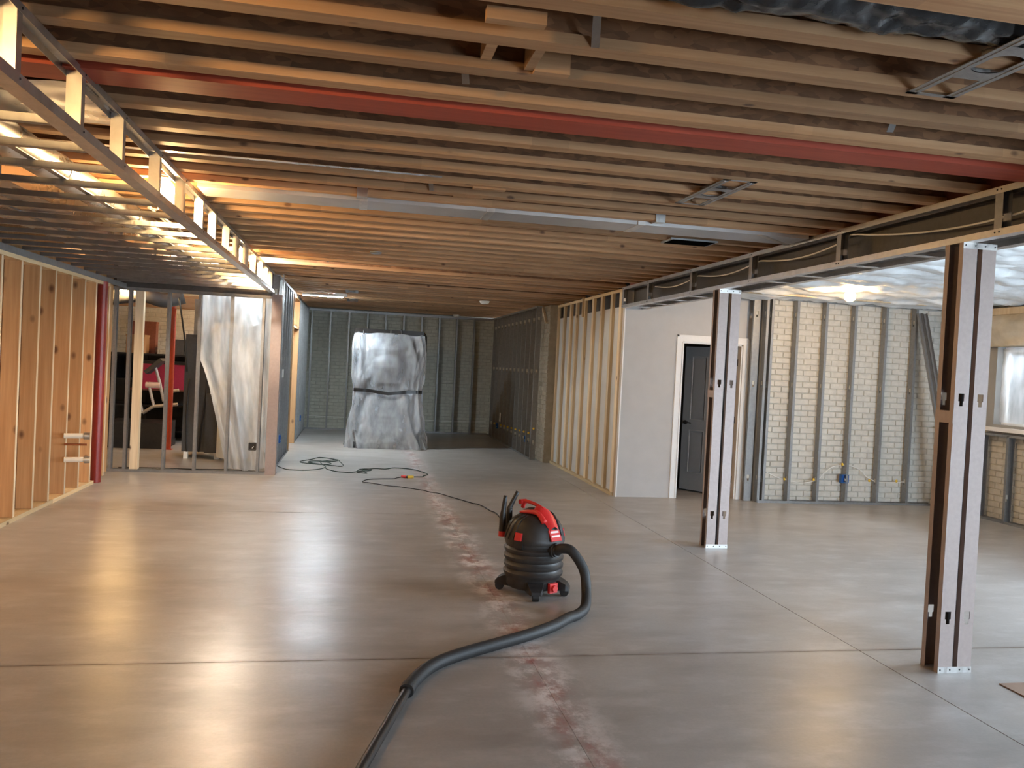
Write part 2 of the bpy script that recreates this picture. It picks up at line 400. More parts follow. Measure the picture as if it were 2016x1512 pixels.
# ---- floor: slabs parted by saw-cut joints
fl = tag(MB().box(-5.8, 8.3, -3.9, 19.3, -.12, -.008).build('floor', M_['joint']), 'polished grey concrete floor with saw-cut joints and red chalk dust', 'floor', kind='structure')
g = .0035
XS = [-5.8, 1.03, 3.08, 8.3]
for i in range(3):
    ysl = [-3.9, 4.43, 8.68, 19.3] if i == 0 else [-3.9, 4.43, 19.3]
    for a, b_ in zip(ysl, ysl[1:]):
        MB().box(XS[i]+((.0008, g)[i-1] if i else 0), XS[i+1]-((.0008, g)[i] if i < 2 else 0), a+g, b_-g, -.008, 0).build('slab', M_['conc'], fl)
# ---- ceiling: deck with I-joists
ce = tag(MB().box(-5.8, 8.3, -3.9, 19.3, ZC+.302, ZC+.33).build('ceiling', M_['osb']), 'open timber ceiling of closely spaced joists under strand board deck', 'ceiling', kind='structure')
JX0, JX1 = -5.6, 3.39
jm = MB(); jm.box(JX0, JX1, -.08, 0, 0, .038); jm.box(JX0, JX1, -.08, 0, .264, .302); JF = jm.mesh('joist_flanges', M_['flange'])
wm = MB().box(JX0, JX1, -.046, -.034, .038, .264).mesh('joist_web', M_['osbweb'])
far = [2.773-.318*k for k in range(19, 0, -1)]+[2.773, 3.093, 3.41, 4.036, 4.375, 4.667, 5.012, 5.315, 5.63, 6.04, 6.338, 6.662, 6.954, 7.29, 7.613, 7.92, 8.25, 8.60]
y = 8.92
while y < 18.75:
    if abs(y-11.78) > .2 and abs(y-9.874) > .1: far.append(y)
    y += .318
for y in far:
    o = putw('joist', JF, (0, y, ZC+random.uniform(-.003, .003)), ce); put('web', wm, (0, 0, 0), o)
MB().box(3.395, 3.43, -3.7, 10.0, ZC, ZC+.302).build('rim_board', M_['rimred'], ce)
# blocking, packers and metal bridging nailed between joists
for (x0, x1, y0, y1, z0, z1, m) in ((.35, .54, 2.52, 2.56, ZC-.02, ZC+.02, 'flange'), (.40, .44, 2.80, 3.0, ZC+.03, ZC+.26, 'flange'),
        (.565, .60, 2.80, 3.0, ZC+.01, ZC+.26, 'flange'), (.60, .735, 2.975, 3.012, ZC+.002, ZC+.26, 'flange'), (.66, .86, 4.97, 5.02, ZC-.012, ZC+.02, 'flange'),
        (.60, .80, 5.36, 5.55, ZC+.04, ZC+.07, 'flange')):
    MB().box(x0, x1, y0, y1, z0, z1).build('blocking', M_[m], ce)
for (px, py) in ((912, 95), (1178, 8), (845, 338), (1778, 200), (640, 497)):
    p = onz(px, py, ZC+.09); MB().beam(p+Vector((-.03, -.12, .12)), p+Vector((.03, .12, -.09)), .028, .004).build('bridging_strap', M_['steel'], ce)
rb = thing('red_beam', 'red stained beam crossing the room among the brown joists', 'beam', (0, 3.57, ZC-.012))
MB().box(JX0, JX1, 3.475, 3.665, ZC-.012, ZC+.04).build('bottom_flange', M_['redbeam'], rb)
MB().box(JX0, JX1, 3.54, 3.60, ZC+.04, ZC+.30).build('web', M_['redweb'], rb)
# ---- insulated ceiling right of the beam
def insul_z(x, y):
    ridge = .065*abs(math.sin(math.pi*(y+.2+.04*mnoise.noise(Vector((x*1.2, y*.7, 3))))/.41))**.5
    n = mnoise.fractal(Vector((x*1.6, y*5., 0)), 1., 2., 5)*.055+mnoise.noise(Vector((x*8, y*14, 4)))*.016
    return ZC+.03-ridge+n
b = MB(); X0, X1, Y0, Y1 = 3.70, 7.93, -3.6, 9.98
b.grid(lambda u, v: (X0+(X1-X0)*u, Y0+(Y1-Y0)*v, insul_z(X0+(X1-X0)*u, Y0+(Y1-Y0)*v)), 90, 400)
tag(b.build('ceiling_insulation', M_['insul'], smooth=True), 'white wrapped insulation quilted over the right hand ceiling bays', 'insulation', kind='structure')
ns = tag(MB().box(4.6, 7.2, 9.30, 9.345, ZC-.045, ZC+.0).build('nailer_strip', M_['spf']), 'pale timber strip under the white insulation beside the right bulb', 'timber')
# ---- outer shell
sh = wallthing('wall_left', 'timber stud wall of knotty pine on the left')
Y0 = -3.6
LWY = [8.0, 8.436, 8.846, 9.309, 9.742, 10.138, 10.66]+[8.0-.42*k for k in range(1, 27)]
sb_ = MB(); sb_.box(-.14, -.003, 0, .038, 0, 2.30); sb_.mi = 1; sb_.box(-.003, 0, 0, .038, 0, 2.30); st = sb_.mesh('pine_stud', [M_['pine'], M_['spf']])  # paler strip on the room-side edge imitates the light falling there
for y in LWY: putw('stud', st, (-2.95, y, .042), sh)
for a, c in ((-3.6, 8.98), (8.985, 10.30)):
    MB().box(-3.095, -2.945, a, c, 0, .04).build('bottom_plate', M_['pine_y'], sh)
MB().box(-3.095, -2.945, -3.6, 10.66, 2.343, 2.38).build('top_plate', M_['pine_y'], sh)
MB().box(-3.13, -3.10, -3.6, 11.36, 0, ZC).build('back_panel', M_['pine'], sh)
wf = wallthing('wall_behind_camera', 'bare concrete wall with a glazed opening behind the viewer')
for (x0, x1, z0, z1) in ((-5.8, 4.2, 0, 3.0), (7.9, 8.3, 0, 3.0), (4.2, 7.9, 2.15, 3.0)):
    MB().box(x0, x1, -3.9, -3.68, z0, z1).build('wall_panel', M_['foundation'], wf)
dr = thing('door_2', 'white framed sliding glass door in the wall behind the viewer', 'door', (6.05, -3.75, 0), kind='structure')
for x0, x1 in ((4.2, 4.27), (6.0, 6.1), (7.83, 7.9)): MB().box(x0, x1, -3.82, -3.74, 0, 2.15).build('frame_post', M_['trim'], dr)
MB().box(4.2, 7.9, -3.82, -3.74, 2.08, 2.15).build('frame_head', M_['trim'], dr)
MB().box(4.2, 7.9, -3.82, -3.74, 0, .06).build('frame_sill', M_['trim'], dr)
for x0, x1 in ((4.27, 6.0), (6.1, 7.83)): MB().box(x0, x1, -3.783, -3.777, .06, 2.08).build('pane', M_['glass'], dr)
# ---- right wall with windows
wr = wallthing('wall_right', 'right side wall of painted brick below the window with steel studs')
bricks(wr, 'x', 7.0, 10.2, 0, 1.10, 7.985, M_['brick'], M_['mortar'], 0, seed=3, thick=.30, direction=-1)
for (y0, y1, z0, z1) in ((-3.9, 7.0, 0, .42), (-3.9, 2.9, .42, 2.4), (5.9, 7.0, .42, 2.4), (-3.9, 7.27, 2.4, 3.0), (7.0, 7.27, 1.10, 2.4),
                         (9.03, 10.2, 1.10, 3.0), (7.27, 9.03, 2.17, 3.0), (7.27, 9.03, 1.10, 1.19)):
    MB().box(7.985, 8.3, y0, y1, z0, z1).build('wall_panel', M_['foundation'], wr)
for y in (9.62, 9.06, 8.64, 8.22, 7.80, 7.38, 6.96, 6.54, 6.12):
    putw('stud', ST_SILL, (7.84, y, .004), wr, (0, 0, -math.pi/2))
b = MB(); track(b, (7.84, 5.9, 0), 9.85, .095, .032, 'y'); track(b, (7.84, 5.9, 1.085), 9.85, .095, .032, 'y', False); b.build('runner', M_['stud'], wr)
w1 = thing('window_1', 'basement window with torn white plastic sheet over its panes', 'window', (8.1, 8.15, 1.19), kind='structure')
MB().box(7.80, 8.10, 7.2, 9.10, 1.115, 1.15).build('window_sill', M_['trim'], w1)
MB().box(7.80, 7.84, 7.2, 9.10, 1.15, 1.165).build('sill_nosing', M_['trim'], w1)
for (y0, y1, z0, z1) in ((7.27, 9.03, 1.15, 1.235), (7.27, 9.03, 2.11, 2.17), (7.27, 7.33, 1.235, 2.11), (8.97, 9.03, 1.235, 2.11), (8.10, 8.15, 1.235, 2.11)):
    MB().box(8.10, 8.18, y0, y1, z0, z1).build('window_frame', M_['trim'], w1)
for y0, y1 in ((7.33, 8.10), (8.15, 8.97)): MB().box(8.135, 8.142, y0, y1, 1.235, 2.11).build('pane', M_['glass'], w1)
jag = [0, .05, .02, -.07, -.20, -.06, .02, .07, .12, .11]
b = MB(); n = len(jag)-1
def flm(u, v):
    k = v*n; i = min(int(k), n-1); e = 8.52+(jag[i]+(jag[i+1]-jag[i])*(k-i)); yy = 9.02+(e-9.02)*u
    return (8.06+.02*mnoise.noise(Vector((yy*5, v*4, 1))), yy, 1.22+.93*v)
b.grid(flm, 14, 27); tag(b.build('window_plastic_film', M_['filmthick'], smooth=True), 'torn milky plastic film hanging over the left half of the window', 'plastic sheet')
w2 = thing('window_2', 'wide white framed window nearer the viewer in the right wall', 'window', (8.1, 4.4, .42), kind='structure')
for (y0, y1, z0, z1) in ((2.9, 5.9, .42, .49), (2.9, 5.9, 2.33, 2.4), (2.9, 2.96, .49, 2.33), (5.84, 5.9, .49, 2.33), (4.37, 4.43, .49, 2.33)):
    MB().box(8.10, 8.18, y0, y1, z0, z1).build('window_frame', M_['trim'], w2)
for y0, y1 in ((2.96, 4.37), (4.43, 5.84)): MB().box(8.135, 8.142, y0, y1, .49, 2.33).build('pane', M_['glass'], w2)
# window well of stone blocks outside
ww = thing('stone_wall', 'pale stone block wall outside the basement window', 'stone wall', (9.6, 8.2, .8))
r_ = random.Random(5); z = .7
while z < 2.3:
    h = .13; yy = 6.2+r_.uniform(-.2, 0)
    while yy < 10.6:
        L = r_.uniform(.28, .5); MB().box(9.5+r_.uniform(-.025, .02), 9.8, yy, yy+L-.012, z, z+h-.012).build('block', M_['stone'], ww); yy += L
    z += h
MB().box(9.55, 9.85, 6., 10.8, .6, 2.3).build('backing', M_['foundation'], ww)
tag(MB().box(8.3, 40, -30, 40, -.3, -.12).build('ground_outside', M_['foundation']), 'bare ground outside the right wall', 'ground', kind='structure')
# batts and timber header above window
hd = tag(MB().box(7.80, 7.93, 7.1, 9.4, 2.56, 2.64).build('window_header', M_['spf']), 'bare timber header above the basement window', 'header')
b = MB(); b.grid(lambda u, v: (7.88-.06*math.sin(math.pi*v)-.05*mnoise.fractal(Vector((u*5, v*2.5, 0)), 1., 2., 4), 7.1+2.2*u, 2.17+.40*v), 40, 14)
b.grid(lambda u, v: (7.95, 7.1+2.2*u, 2.17+.40*v), 2, 2)
tag(b.build('wall_insulation', M_['batt'], smooth=True), 'lumpy beige insulation batt between window and timber header', 'insulation')
# ---- brick wall on the right with steel studs
wb = wallthing('wall_brick', 'cream painted brick wall behind steel studs on the right')
bricks(wb, 'y', 5.25, 7.985, 0, 2.72, 9.98, M_['brick'], M_['mortar'], 300, seed=2)
for x in (5.30, 5.66, 6.075, 6.50, 6.96, 7.41): putw('stud', ST_FULL, (x, 9.845, .004), wb)
b = MB(); track(b, (5.24, 9.843, 0), 7.84, .096, .032, 'x'); b.build('floor_runner', M_['stud'], wb)
b = MB(); track(b, (5.24, 9.843, 2.70), 7.95, .096, .036, 'x', False); b.build('top_runner', M_['stud'], wb)
for (x, y, r) in ((5.235, 9.86, 0), (5.20, 9.97, math.pi/2), (5.275, 10.0, -math.pi/2)): putw('stud', ST_FULL, (x, y, .004), wb, (0, 0, r))
# grommets and cable in that wall
gr = MB().lathe([(.0, -.012), (.012, -.012), (.02, -.004), (.02, .006), (.011, .012), (0, .012)], n=10).mesh('grommet', M_['yellow'], True)
for (px, py) in ((1553, 945), (1611, 946), (1668, 916), (1721, 948), (1775, 949)):
    p = ony(px, py, 9.80); putw('grommet', gr, (p.x-.02, 9.88, p.z), wb, (0, math.pi/2, 0))
segs = [[(1508, 929), (1530, 940), (1550, 945)], [(1556, 947), (1580, 951), (1609, 945)], [(1621, 933), (1640, 919), (1666, 916)], [(1693, 925), (1705, 938), (1719, 946)], [(1725, 949), (1750, 950), (1773, 949)], [(1780, 949), (1800, 949), (1824, 951)]]
b = MB(); b.tube(smooth_path([ony(px, py, 9.90) for s_ in segs for px, py in s_], 5), .0055, 6)
b.build('cable', M_['wire'], wb)
def outlet_box(p, ax, mat, label, group='electrical boxes on the studs', s=.05):
    t = thing('outlet_box', label, 'outlet box', tuple(p), group); d = .055; th = .004
    e1 = Vector((1, 0, 0)) if ax == 'y' else Vector((0, 1, 0)); nrm = Vector((0, -1, 0)) if ax == 'y' else (Vector((1, 0, 0)) if ax == 'x+' else Vector((-1, 0, 0)))
    z = Vector((0, 0, 1)); P = Vector(p); b = MB()
    b.obox(P-nrm*d, e1, nrm, z, s, th, s*1.05)
    for sg in (-1, 1): b.obox(P+e1*sg*s-nrm*d/2, e1, nrm, z, th, d/2, s*1.05); b.obox(P+z*sg*s*1.05-nrm*d/2, e1, nrm, z, s, d/2, th)
    b.build('housing', mat, t)
    MB().cyl(P-nrm*.03+e1*.015, P-nrm*(-.002)+e1*.0-z*.02, .006, n=6).build('wire_tail', M_['wire'], t)
    return t
p = ony(1664, 943, 9.84); outlet_box((p.x, 9.84, p.z), 'y', M_['blue'], 'bright blue electrical box on the brick wall studs below the window side')
# leaning spare stud pair at the corner
ls = thing('leaning_stud', 'pair of loose steel studs leaning against the brick wall corner', 'steel stud', (7.84, 9.35, 0))
for dx in (0, .075):
    b = MB(); p = Vector((7.70+dx, 9.30, 0.0)); q = Vector((7.40+dx, 9.79, 2.60)); a = (q-p).normalized(); sx = Vector((1, 0, 0)); sx = (sx-a*sx.dot(a)).normalized(); sy = a.cross(sx)
    c = (p+q)/2; L = (q-p).length/2
    b.obox(c, a, sx, sy, L, .03, .0012); b.obox(c+sx*.03-sy*.02, a, sx, sy, L, .0012, .02); b.obox(c-sx*.03-sy*.02, a, sx, sy, L, .0012, .02)
    b.build('channel', M_['stud'], ls)
# ---- grey drywall with door
wd = wallthing('wall_drywall', 'smooth light grey painted drywall around the door')
DX0, DX1, DZ = 4.20, 5.045, 2.055
for (x0, x1, z0, z1) in ((3.385, DX0, 0, 2.72), (DX1, 5.20, 0, 2.72), (DX0, DX1, DZ, 2.72)):
    MB().box(x0, x1, 10.105, 10.22, z0, z1).build('wall_panel', M_['drywall'], wd)
MB().box(3.382, 3.395, 10.098, 10.11, 0, 2.44).build('corner_bead', M_['trim'], wd)
MB().box(5.20, 5.235, 10.02, 10.25, 0, 2.72).build('wall_end', M_['drywall'], wd)
MB().box(4.6, 5.3, 10.07, 10.105, 2.685, 2.72).build('top_strip', M_['spf'], wd)
t1 = thing('trim_1', 'white moulded casing around the grey door', 'door trim', (4.6, 10.1, 0), kind='structure')
cw = .088
for (x0, x1, z0, z1) in ((DX0-cw, DX0, 0, DZ+cw), (DX1, DX1+cw, 0, DZ+cw), (DX0, DX1, DZ, DZ+cw)):
    b = MB(); b.box(x0, x1, 10.090, 10.105, z0, z1); b.build('casing', M_['trim'], t1)
for (x0, x1, z0, z1) in ((DX0-cw, DX0-cw+.022, 0, DZ+cw), (DX1+cw-.022, DX1+cw, 0, DZ+cw), (DX0-cw, DX1+cw, DZ+cw-.022, DZ+cw), (DX0-.012, DX0, 0, DZ), (DX1, DX1+.012, 0, DZ), (DX0, DX1, DZ, DZ+.012)):
    MB().box(x0, x1, 10.080, 10.090, z0, z1).build('casing_bead', M_['trim'], t1)
for (x0, x1, z0, z1) in ((DX0, DX0+.018, 0, DZ), (DX1-.018, DX1, 0, DZ), (DX0, DX1, DZ-.018, DZ)):
    MB().box(x0, x1, 10.105, 10.22, z0, z1).build('jamb', M_['trim'], t1)
d1 = thing('door_1', 'grey panelled door standing open inwards with black lever', 'door', (DX1-.02, 10.20, 0), kind='structure')
DWD = DX1-DX0-.045; DH = 2.02
def leaf(b, x0, x1, y0, y1, z0, z1): b.box(DX1-.02-x1, DX1-.02-x0, 10.20+y0, 10.20+y1, z0, z1); return b
LB = MB()
for (x0, x1, z0, z1) in ((0, .11, .02, DH), (DWD-.11, DWD, .02, DH), (.11, DWD-.11, .02, .26), (.11, DWD-.11, .86, 1.0), (.11, DWD-.11, DH-.13, DH)): leaf(LB, x0, x1, 0, .035, z0, z1)
LB.build('leaf', M_['doorgrey'], d1)
leaf(MB(), DWD/2-.05, DWD/2+.05, 0, .035, .26, DH-.13).build('mid_stile', M_['doorgrey'], d1)
for z0, z1 in ((.26, .86), (1.0, DH-.13)):
    for xa, xb in ((.11, DWD/2-.05), (DWD/2+.05, DWD-.11)):
        leaf(MB(), xa, xb, .012, .03, z0, z1).build('recess', M_['doorgrey'], d1)
        leaf(MB(), xa+.035, xb-.035, .004, .014, z0+.04, z1-.04).build('raised_panel', M_['doorgrey'], d1)
        fm = MB()
        for (x0, x1, a, c) in ((xa, xa+.012, z0, z1), (xb-.012, xb, z0, z1), (xa, xb, z0, z0+.012), (xa, xb, z1-.012, z1)): leaf(fm, x0, x1, -.002, .012, a, c)
        fm.build('panel_moulding', M_['alu'], d1)
kx = DX1-.02-(DWD-.06)
b = MB(); b.cyl((kx, 10.20, .96), (kx, 10.175, .96), .028, n=16); b.cyl((kx, 10.18, .96), (kx, 10.14, .96), .010, n=10); b.tube([(kx, 10.142, .96), (kx+.05, 10.140, .962), (kx+.11, 10.142, .955)], .009, 8)
b.build('lever_handle', M_['black'], d1)
d1.rotation_euler = (0, 0, -math.radians(55))
for z in (.25, 1.05, 1.82): MB().cyl((DX1-.016, 10.19, z-.045), (DX1-.016, 10.19, z+.045), .009, n=8).build('hinge', M_['black'], t1)
ba = wallthing('wall_inner_room', 'dark back wall of the room behind the grey door')
MB().box(3.47, 5.3, 13.9, 14.0, 0, 3.).build('wall_panel', M_['foundation'], ba); MB().box(5.25, 5.35, 10.2, 14., 0, 3.).build('wall_panel', M_['foundation'], ba)
# ---- timber stud wall right
wt = wallthing('wall_timber', 'pale timber stud wall backed by grey drywall right of centre')
st2 = MB().box(0, .038, -.045, .044, 0, 2.62).mesh('whitewood_stud', M_['spf'])
for y in (13.60, 13.17, 12.76, 12.41, 11.95, 11.50, 11.08, 10.62, 10.24): putw('stud', st2, (3.36, y, .042), wt)
MB().box(3.345, 3.40, 10.2, 13.66, 0, .04).build('bottom_plate', M_['pine_y'], wt)
MB().box(3.36, 3.398, 10.2, 13.66, 2.662, 2.70).build('top_plate', M_['pine_y'], wt)
MB().box(3.400, 3.414, 10.23, 13.66, .03, 2.475).build('drywall_back', M_['dryback'], wt)
MB().box(3.47, 3.50, 10.23, 14.0, 0, 3.).build('dark_backing', M_['darksteel'], wt)
MB().box(3.33, 3.36, 11.95, 11.99, 2.42, 2.71).build('hanging_strap', M_['spf'], wt)
for y in (13.3, 11.75, 10.95): MB().box(3.38, 3.43, y, y+.16, 2.70, 2.703).build('packer', M_['yellow'], wt)
p = onx(1157, 905, 3.40); outlet_box((3.397, p.y, p.z), 'x-', M_['darksteel'], 'dark metal electrical box between the pale timber studs')
# ---- steel stud wall far right
wm_ = wallthing('wall_steel_right', 'long row of steel studs along the far right wall')
for k in range(12): putw('stud', ST_FULL, (3.08, 14.0+.4064*k, .004), wm_, (0, 0, -math.pi/2) if False else (0, 0, 0))
wm_studs = [c for c in wm_.children]
for k, o in enumerate(wm_studs):      # web faces the viewer, flange towards the room
    o.rotation_euler = (0, 0, math.pi/2); o.location = (3.172, 14.0+.4064*k, .004); 
b = MB(); track(b, (3.077, 13.99, 0), 18.75, .097, .032, 'y'); b.build('floor_runner', M_['stud'], wm_)
b = MB(); track(b, (3.077, 13.99, 2.70), 18.75, .097, .036, 'y', False); b.build('top_runner', M_['stud'], wm_)
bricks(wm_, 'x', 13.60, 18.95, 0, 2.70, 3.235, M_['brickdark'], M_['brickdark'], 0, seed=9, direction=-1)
MB().beam((3.20, 13.75, 2.40), (3.19, 14.02, 2.68), .04, .04).build('brace', M_['spf'], wm_)
for k in range(11):
    z = .45-.012*k if k else .55
    putw('grommet', gr, (3.125, 14.0+.4064*k-.004, z), wm_, (math.pi/2, 0, 0))
for (px, py, lab) in ((977, 838, 'small blue electrical box at the far end of the steel stud row'), (1032, 864, 'small blue electrical box at the near end of the steel stud row')):
    p = onx(px, py, 3.08); outlet_box((3.085, p.y, p.z), 'x-', M_['blue'], lab)
p = onx(985, 822, 3.08); tag(MB().box(3.07, 3.08, p.y-.05, p.y+.06, p.z-.09, p.z+.10).build('switch_plate', M_['white']), 'white plate fixed to the far right steel studs', 'plate')
# ---- back wall
wk = wallthing('wall_back', 'grey cream brick back wall behind spaced steel studs')
bricks(wk, 'y', -1.15, 3.25, 0, 2.72, 18.93, M_['brickgreen'], M_['mortarg'], 0, seed=4)
for k in range(10): putw('stud', ST_FULL, (-1.0+.4064*k, 18.75, .004), wk)
b = MB(); track(b, (-1.06, 18.748, 0), 3.08, .096, .034, 'x'); b.build('floor_runner', M_['stud'], wk)
b = MB(); track(b, (-1.06, 18.748, 2.70), 3.08, .096, .05, 'x', False); b.build('top_runner', M_['stud'], wk)
MB().tube(smooth_path([(-1.0, 18.80, .30), (0, 18.80, .285), (1.2, 18.80, .30), (2.2, 18.80, .28), (3.05, 18.80, .30)], 6), .006, 6).build('cable', M_['wire'], wk)
MB().box(-5.8, 8.3, 19.13, 19.3, 0, 3.).build('foundation', M_['foundation'], wk)
# ---- corridor wall on the left of the far bay
wc = wallthing('wall_corridor', 'steel stud wall with a timber framed opening on the far left')
ys_ = [11.53+.4064*k for k in range(7)]+[15.75+.4064*k for k in range(8)]
for y in ys_: putw('stud', ST_FULL, (-1.05, y, .004), wc, (0, 0, math.pi/2))
for a, c in ((11.5, 14.25), (15.66, 18.75)):
    b = MB(); track(b, (-1.145, a, 0), c, .097, .032, 'y'); b.build('floor_runner', M_['stud'], wc)
b = MB(); track(b, (-1.145, 11.5, 2.70), 18.75, .097, .036, 'y', False); b.build('top_runner', M_['stud'], wc)
for (y0, y1, z0, z1) in ((14.28, 14.32, 0, 2.66), (15.60, 15.64, 0, 2.66), (14.32, 15.60, 2.10, 2.14), (14.32, 15.60, 2.62, 2.66)):
    MB().box(-1.19, -1.045, y0, y1, z0, z1).build('opening_frame', M_['pine'], wc)
MB().box(-1.175, -1.165, 12.4, 14.28, .02, 2.68).build('back_board', M_['dryback'], wc)
MB().box(-1.175, -1.165, 15.64, 18.9, .02, 2.68).build('back_board', M_['dryback'], wc)
for (px, py, lab) in ((552, 864, 'blue electrical box low on the corridor studs nearest the cords'), (592, 823, 'blue electrical box on the corridor studs beyond the timber opening')):
    p = onx(px, py, -1.045); outlet_box((-1.043, p.y, p.z), 'x+', M_['blue'], lab)
p = onx(556, 735, -1.045); tag(MB().box(-1.045, -1.03, p.y-.07, p.y+.07, p.z-.06, p.z+.06).build('thermostat', M_['white']), 'small white box mounted on the corridor studs', 'control box')
# ---- utility room front
wu = wallthing('wall_utility', 'open steel stud partition in front of the utility room')
for x in (-3.09, -2.915, -2.44, -2.055, -1.65, -1.245): putw('stud', ST_SOFF, (x, 11.37, .004), wu)
MB().box(-2.83, -2.73, 11.37, 11.46, .035, 2.36).build('timber_stud', M_['spf'], wu)
b = MB(); b.box(-1.125, -.99, 11.365, 11.368, 0, 2.42); b.box(-1.125, -1.122, 11.368, 11.46, 0, 2.42); b.box(-.993, -.99, 11.368, 11.5, 0, 2.70); b.build('corner_post', M_['column'], wu)
b = MB(); track(b, (-3.12, 11.367, 0), -1.12, .096, .034, 'x'); b.build('floor_runner', M_['stud'], wu)
b = MB(); track(b, (-3.12, 11.367, 2.40), -1.12, .096, .036, 'x', False); b.build('top_runner', M_['stud'], wu)
p = ony(499, 880, 11.36); outlet_box((p.x-.02, 11.39, p.z), 'y', M_['darksteel'], 'dark electrical box on the utility partition beside the hanging plastic', s=.045)
MB().box(-3.1, -1.12, 11.345, 11.36, 2.40, 2.72).build('header_panel', M_['darksteel'], wu)
us = wallthing('wall_utility_room', 'cream brick walls at the back of the utility room')
bricks(us, 'y', -5.7, -1.2, 0, 2.72, 16.6, M_['brick'], M_['mortar'], 0, seed=6)
MB().box(-5.8, -5.6, -3.9, 16.8, 0, 3.).build('side_wall', M_['foundation'], us)
MB().box(-5.6, -3.13, 11.30, 11.36, 0, 3.).build('front_panel', M_['dryback'], us)
MB().box(-1.20, -1.18, 16.6, 19.2, 0, 3.).build('closing_panel', M_['foundation'], us)
# ================================================================== SOFFITS AND BEAM
so = thing('hanging_soffit', 'ladder-like steel soffit frame hanging along the left ceiling edge', 'soffit frame', (-1.1, 6., ZS))
SY0, SY1 = .2, 11.37
for nm, z0, z1, zz in (('top_runner', ZC-.034, ZC-.002, ZC-.003), ('bottom_runner', ZS, ZS+.040, ZS)):
    b = MB(); b.box(-1.102, -1.1, SY0, SY1, z0, z1); b.box(-1.165, -1.102, SY0, SY1, zz, zz+.0016); b.box(-1.167, -1.165, SY0, SY1, z0, z1); b.build(nm, M_['steel_w'], so)
sv = MB(); h = ZC-ZS-.008
sv.box(-.0605, -.003, -.0014, 0, 0, h); sv.box(-.0045, -.003, 0, .042, 0, h); sv.box(-.0605, -.059, 0, .034, 0, h)
SV = sv.mesh('soffit_upright', M_['steel_w'])
SVY = [2.93, 3.56, 4.15, 4.87, 5.53, 6.17, 6.72, 7.40, 8.0, 8.66, 9.3, 9.95, 10.55, 11.1]+[2.93-.62*k for k in range(1, 5)]
for y in SVY: putw('upright', SV, (-1.102, y-.042, ZS+.004), so)
scr = MB().lathe([(0, 0), (.005, 0), (.004, .003), (0, .004)], n=8).mesh('screw', M_['screw'])
for y in SVY[:8]:
    for z in (ZS+.022, ZC-.018): putw('screw', scr, (-1.0995, y-.018, z), so, (0, math.pi/2, 0))
cm = MB(); cm.box(-1.86, 0, 0, .0014, 0, .032); cm.box(-1.86, 0, 0, .034, 0, .0014); cm.box(-1.86, 0, .0326, .034, 0, .020); CM = cm.mesh('soffit_cross_channel', M_['steel'])
y = 3.38
ycs = [3.38+.4225*k for k in range(19)]+[3.38-.4225*k for k in range(1, 8)]
for y in ycs: putw('cross_channel', CM, (-1.104, y, ZS+.003), so)
MB().box(-2.97, -2.94, SY0, SY1, ZS-.06, ZS+.0).build('wall_angle', M_['stud'], so)
for x in (-1.55, -2.25): 
    b = MB(); b.box(x, x+.034, SY0, SY1, ZS+.036, ZS+.038); b.box(x, x+.0015, SY0, SY1, ZS+.038, ZS+.06); b.build('carrier_channel', M_['steel'], so)
# ducts and panels in and above the soffit
dt = thing('soffit_duct', 'long shiny rectangular duct lying above the left soffit frame', 'duct', (-1.9, 6., ZS+.08))
MB().box(-2.62, -1.98, .2, 11.2, ZS+.09, ZC-.012).build('duct_body', M_['duct'], dt)
for y in (1.4, 2.6, 3.8, 5., 6.2, 7.4, 8.6, 9.8): MB().box(-2.635, -1.965, y, y+.03, ZS+.08, ZC-.008).build('drive_cleat', M_['duct'], dt)
dt2 = thing('round_duct', 'shiny round supply duct beside the rectangular duct above the soffit', 'duct', (-1.62, 6., ZS+.1))
b = MB(); b.cyl((-1.66, .4, ZS+.135), (-1.66, 10.6, ZS+.135), .085, n=24); b.build('pipe', M_['duct'], dt2, angle=40)
for y in (1.9, 3.4, 4.9, 6.4, 7.9, 9.4): b = MB(); b.cyl((-1.66, y, ZS+.135), (-1.66, y+.025, ZS+.135), .090, n=24); b.build('joint_band', M_['duct'], dt2, angle=40)
b = MB(); b.grid(lambda u, v: (-1.15-.80*u, 3.72+.62*v, ZC-.006+.012*mnoise.noise(Vector((u*4, v*4, 0)))), 24, 18)
tag(b.build('sheet_metal_pan', M_['duct'], smooth=True), 'wrinkled sheet metal pan nailed under joists behind the soffit', 'sheet metal')
tag(MB().box(-1.9, .45, 4.78, 4.82, ZC-.004, ZC-.002).build('sheet_metal_strip', M_['duct']), 'thin bright metal strip under a joist near the soffit', 'sheet metal')
jd = thing('joist_duct', 'flat silver duct set crosswise between the ceiling joists', 'duct', (1.0, 5.8, ZC-.03))
MB().box(-1.06, 3.30, 5.64, 5.955, ZC-.022, ZC+.24).build('duct_body', M_['duct2'], jd)
for x in (-.02, .85, 1.95): MB().box(x, x+.055, 5.63, 5.963, ZC-.026, ZC+.24).build('foil_tape', M_['steel_w'], jd)
for x, yy in ((-.04, 5.60), (2.05, 5.60)): MB().box(x, x+.07, yy-.06, yy+.035, ZC-.012, ZC+.05).build('foil_patch', M_['steel_w'], jd)
b = MB(); b.beam((2.9, 5.64, ZC-.024), (3.30, 5.955, ZC-.024), .04, .003); b.build('end_flange', M_['steel_w'], jd)
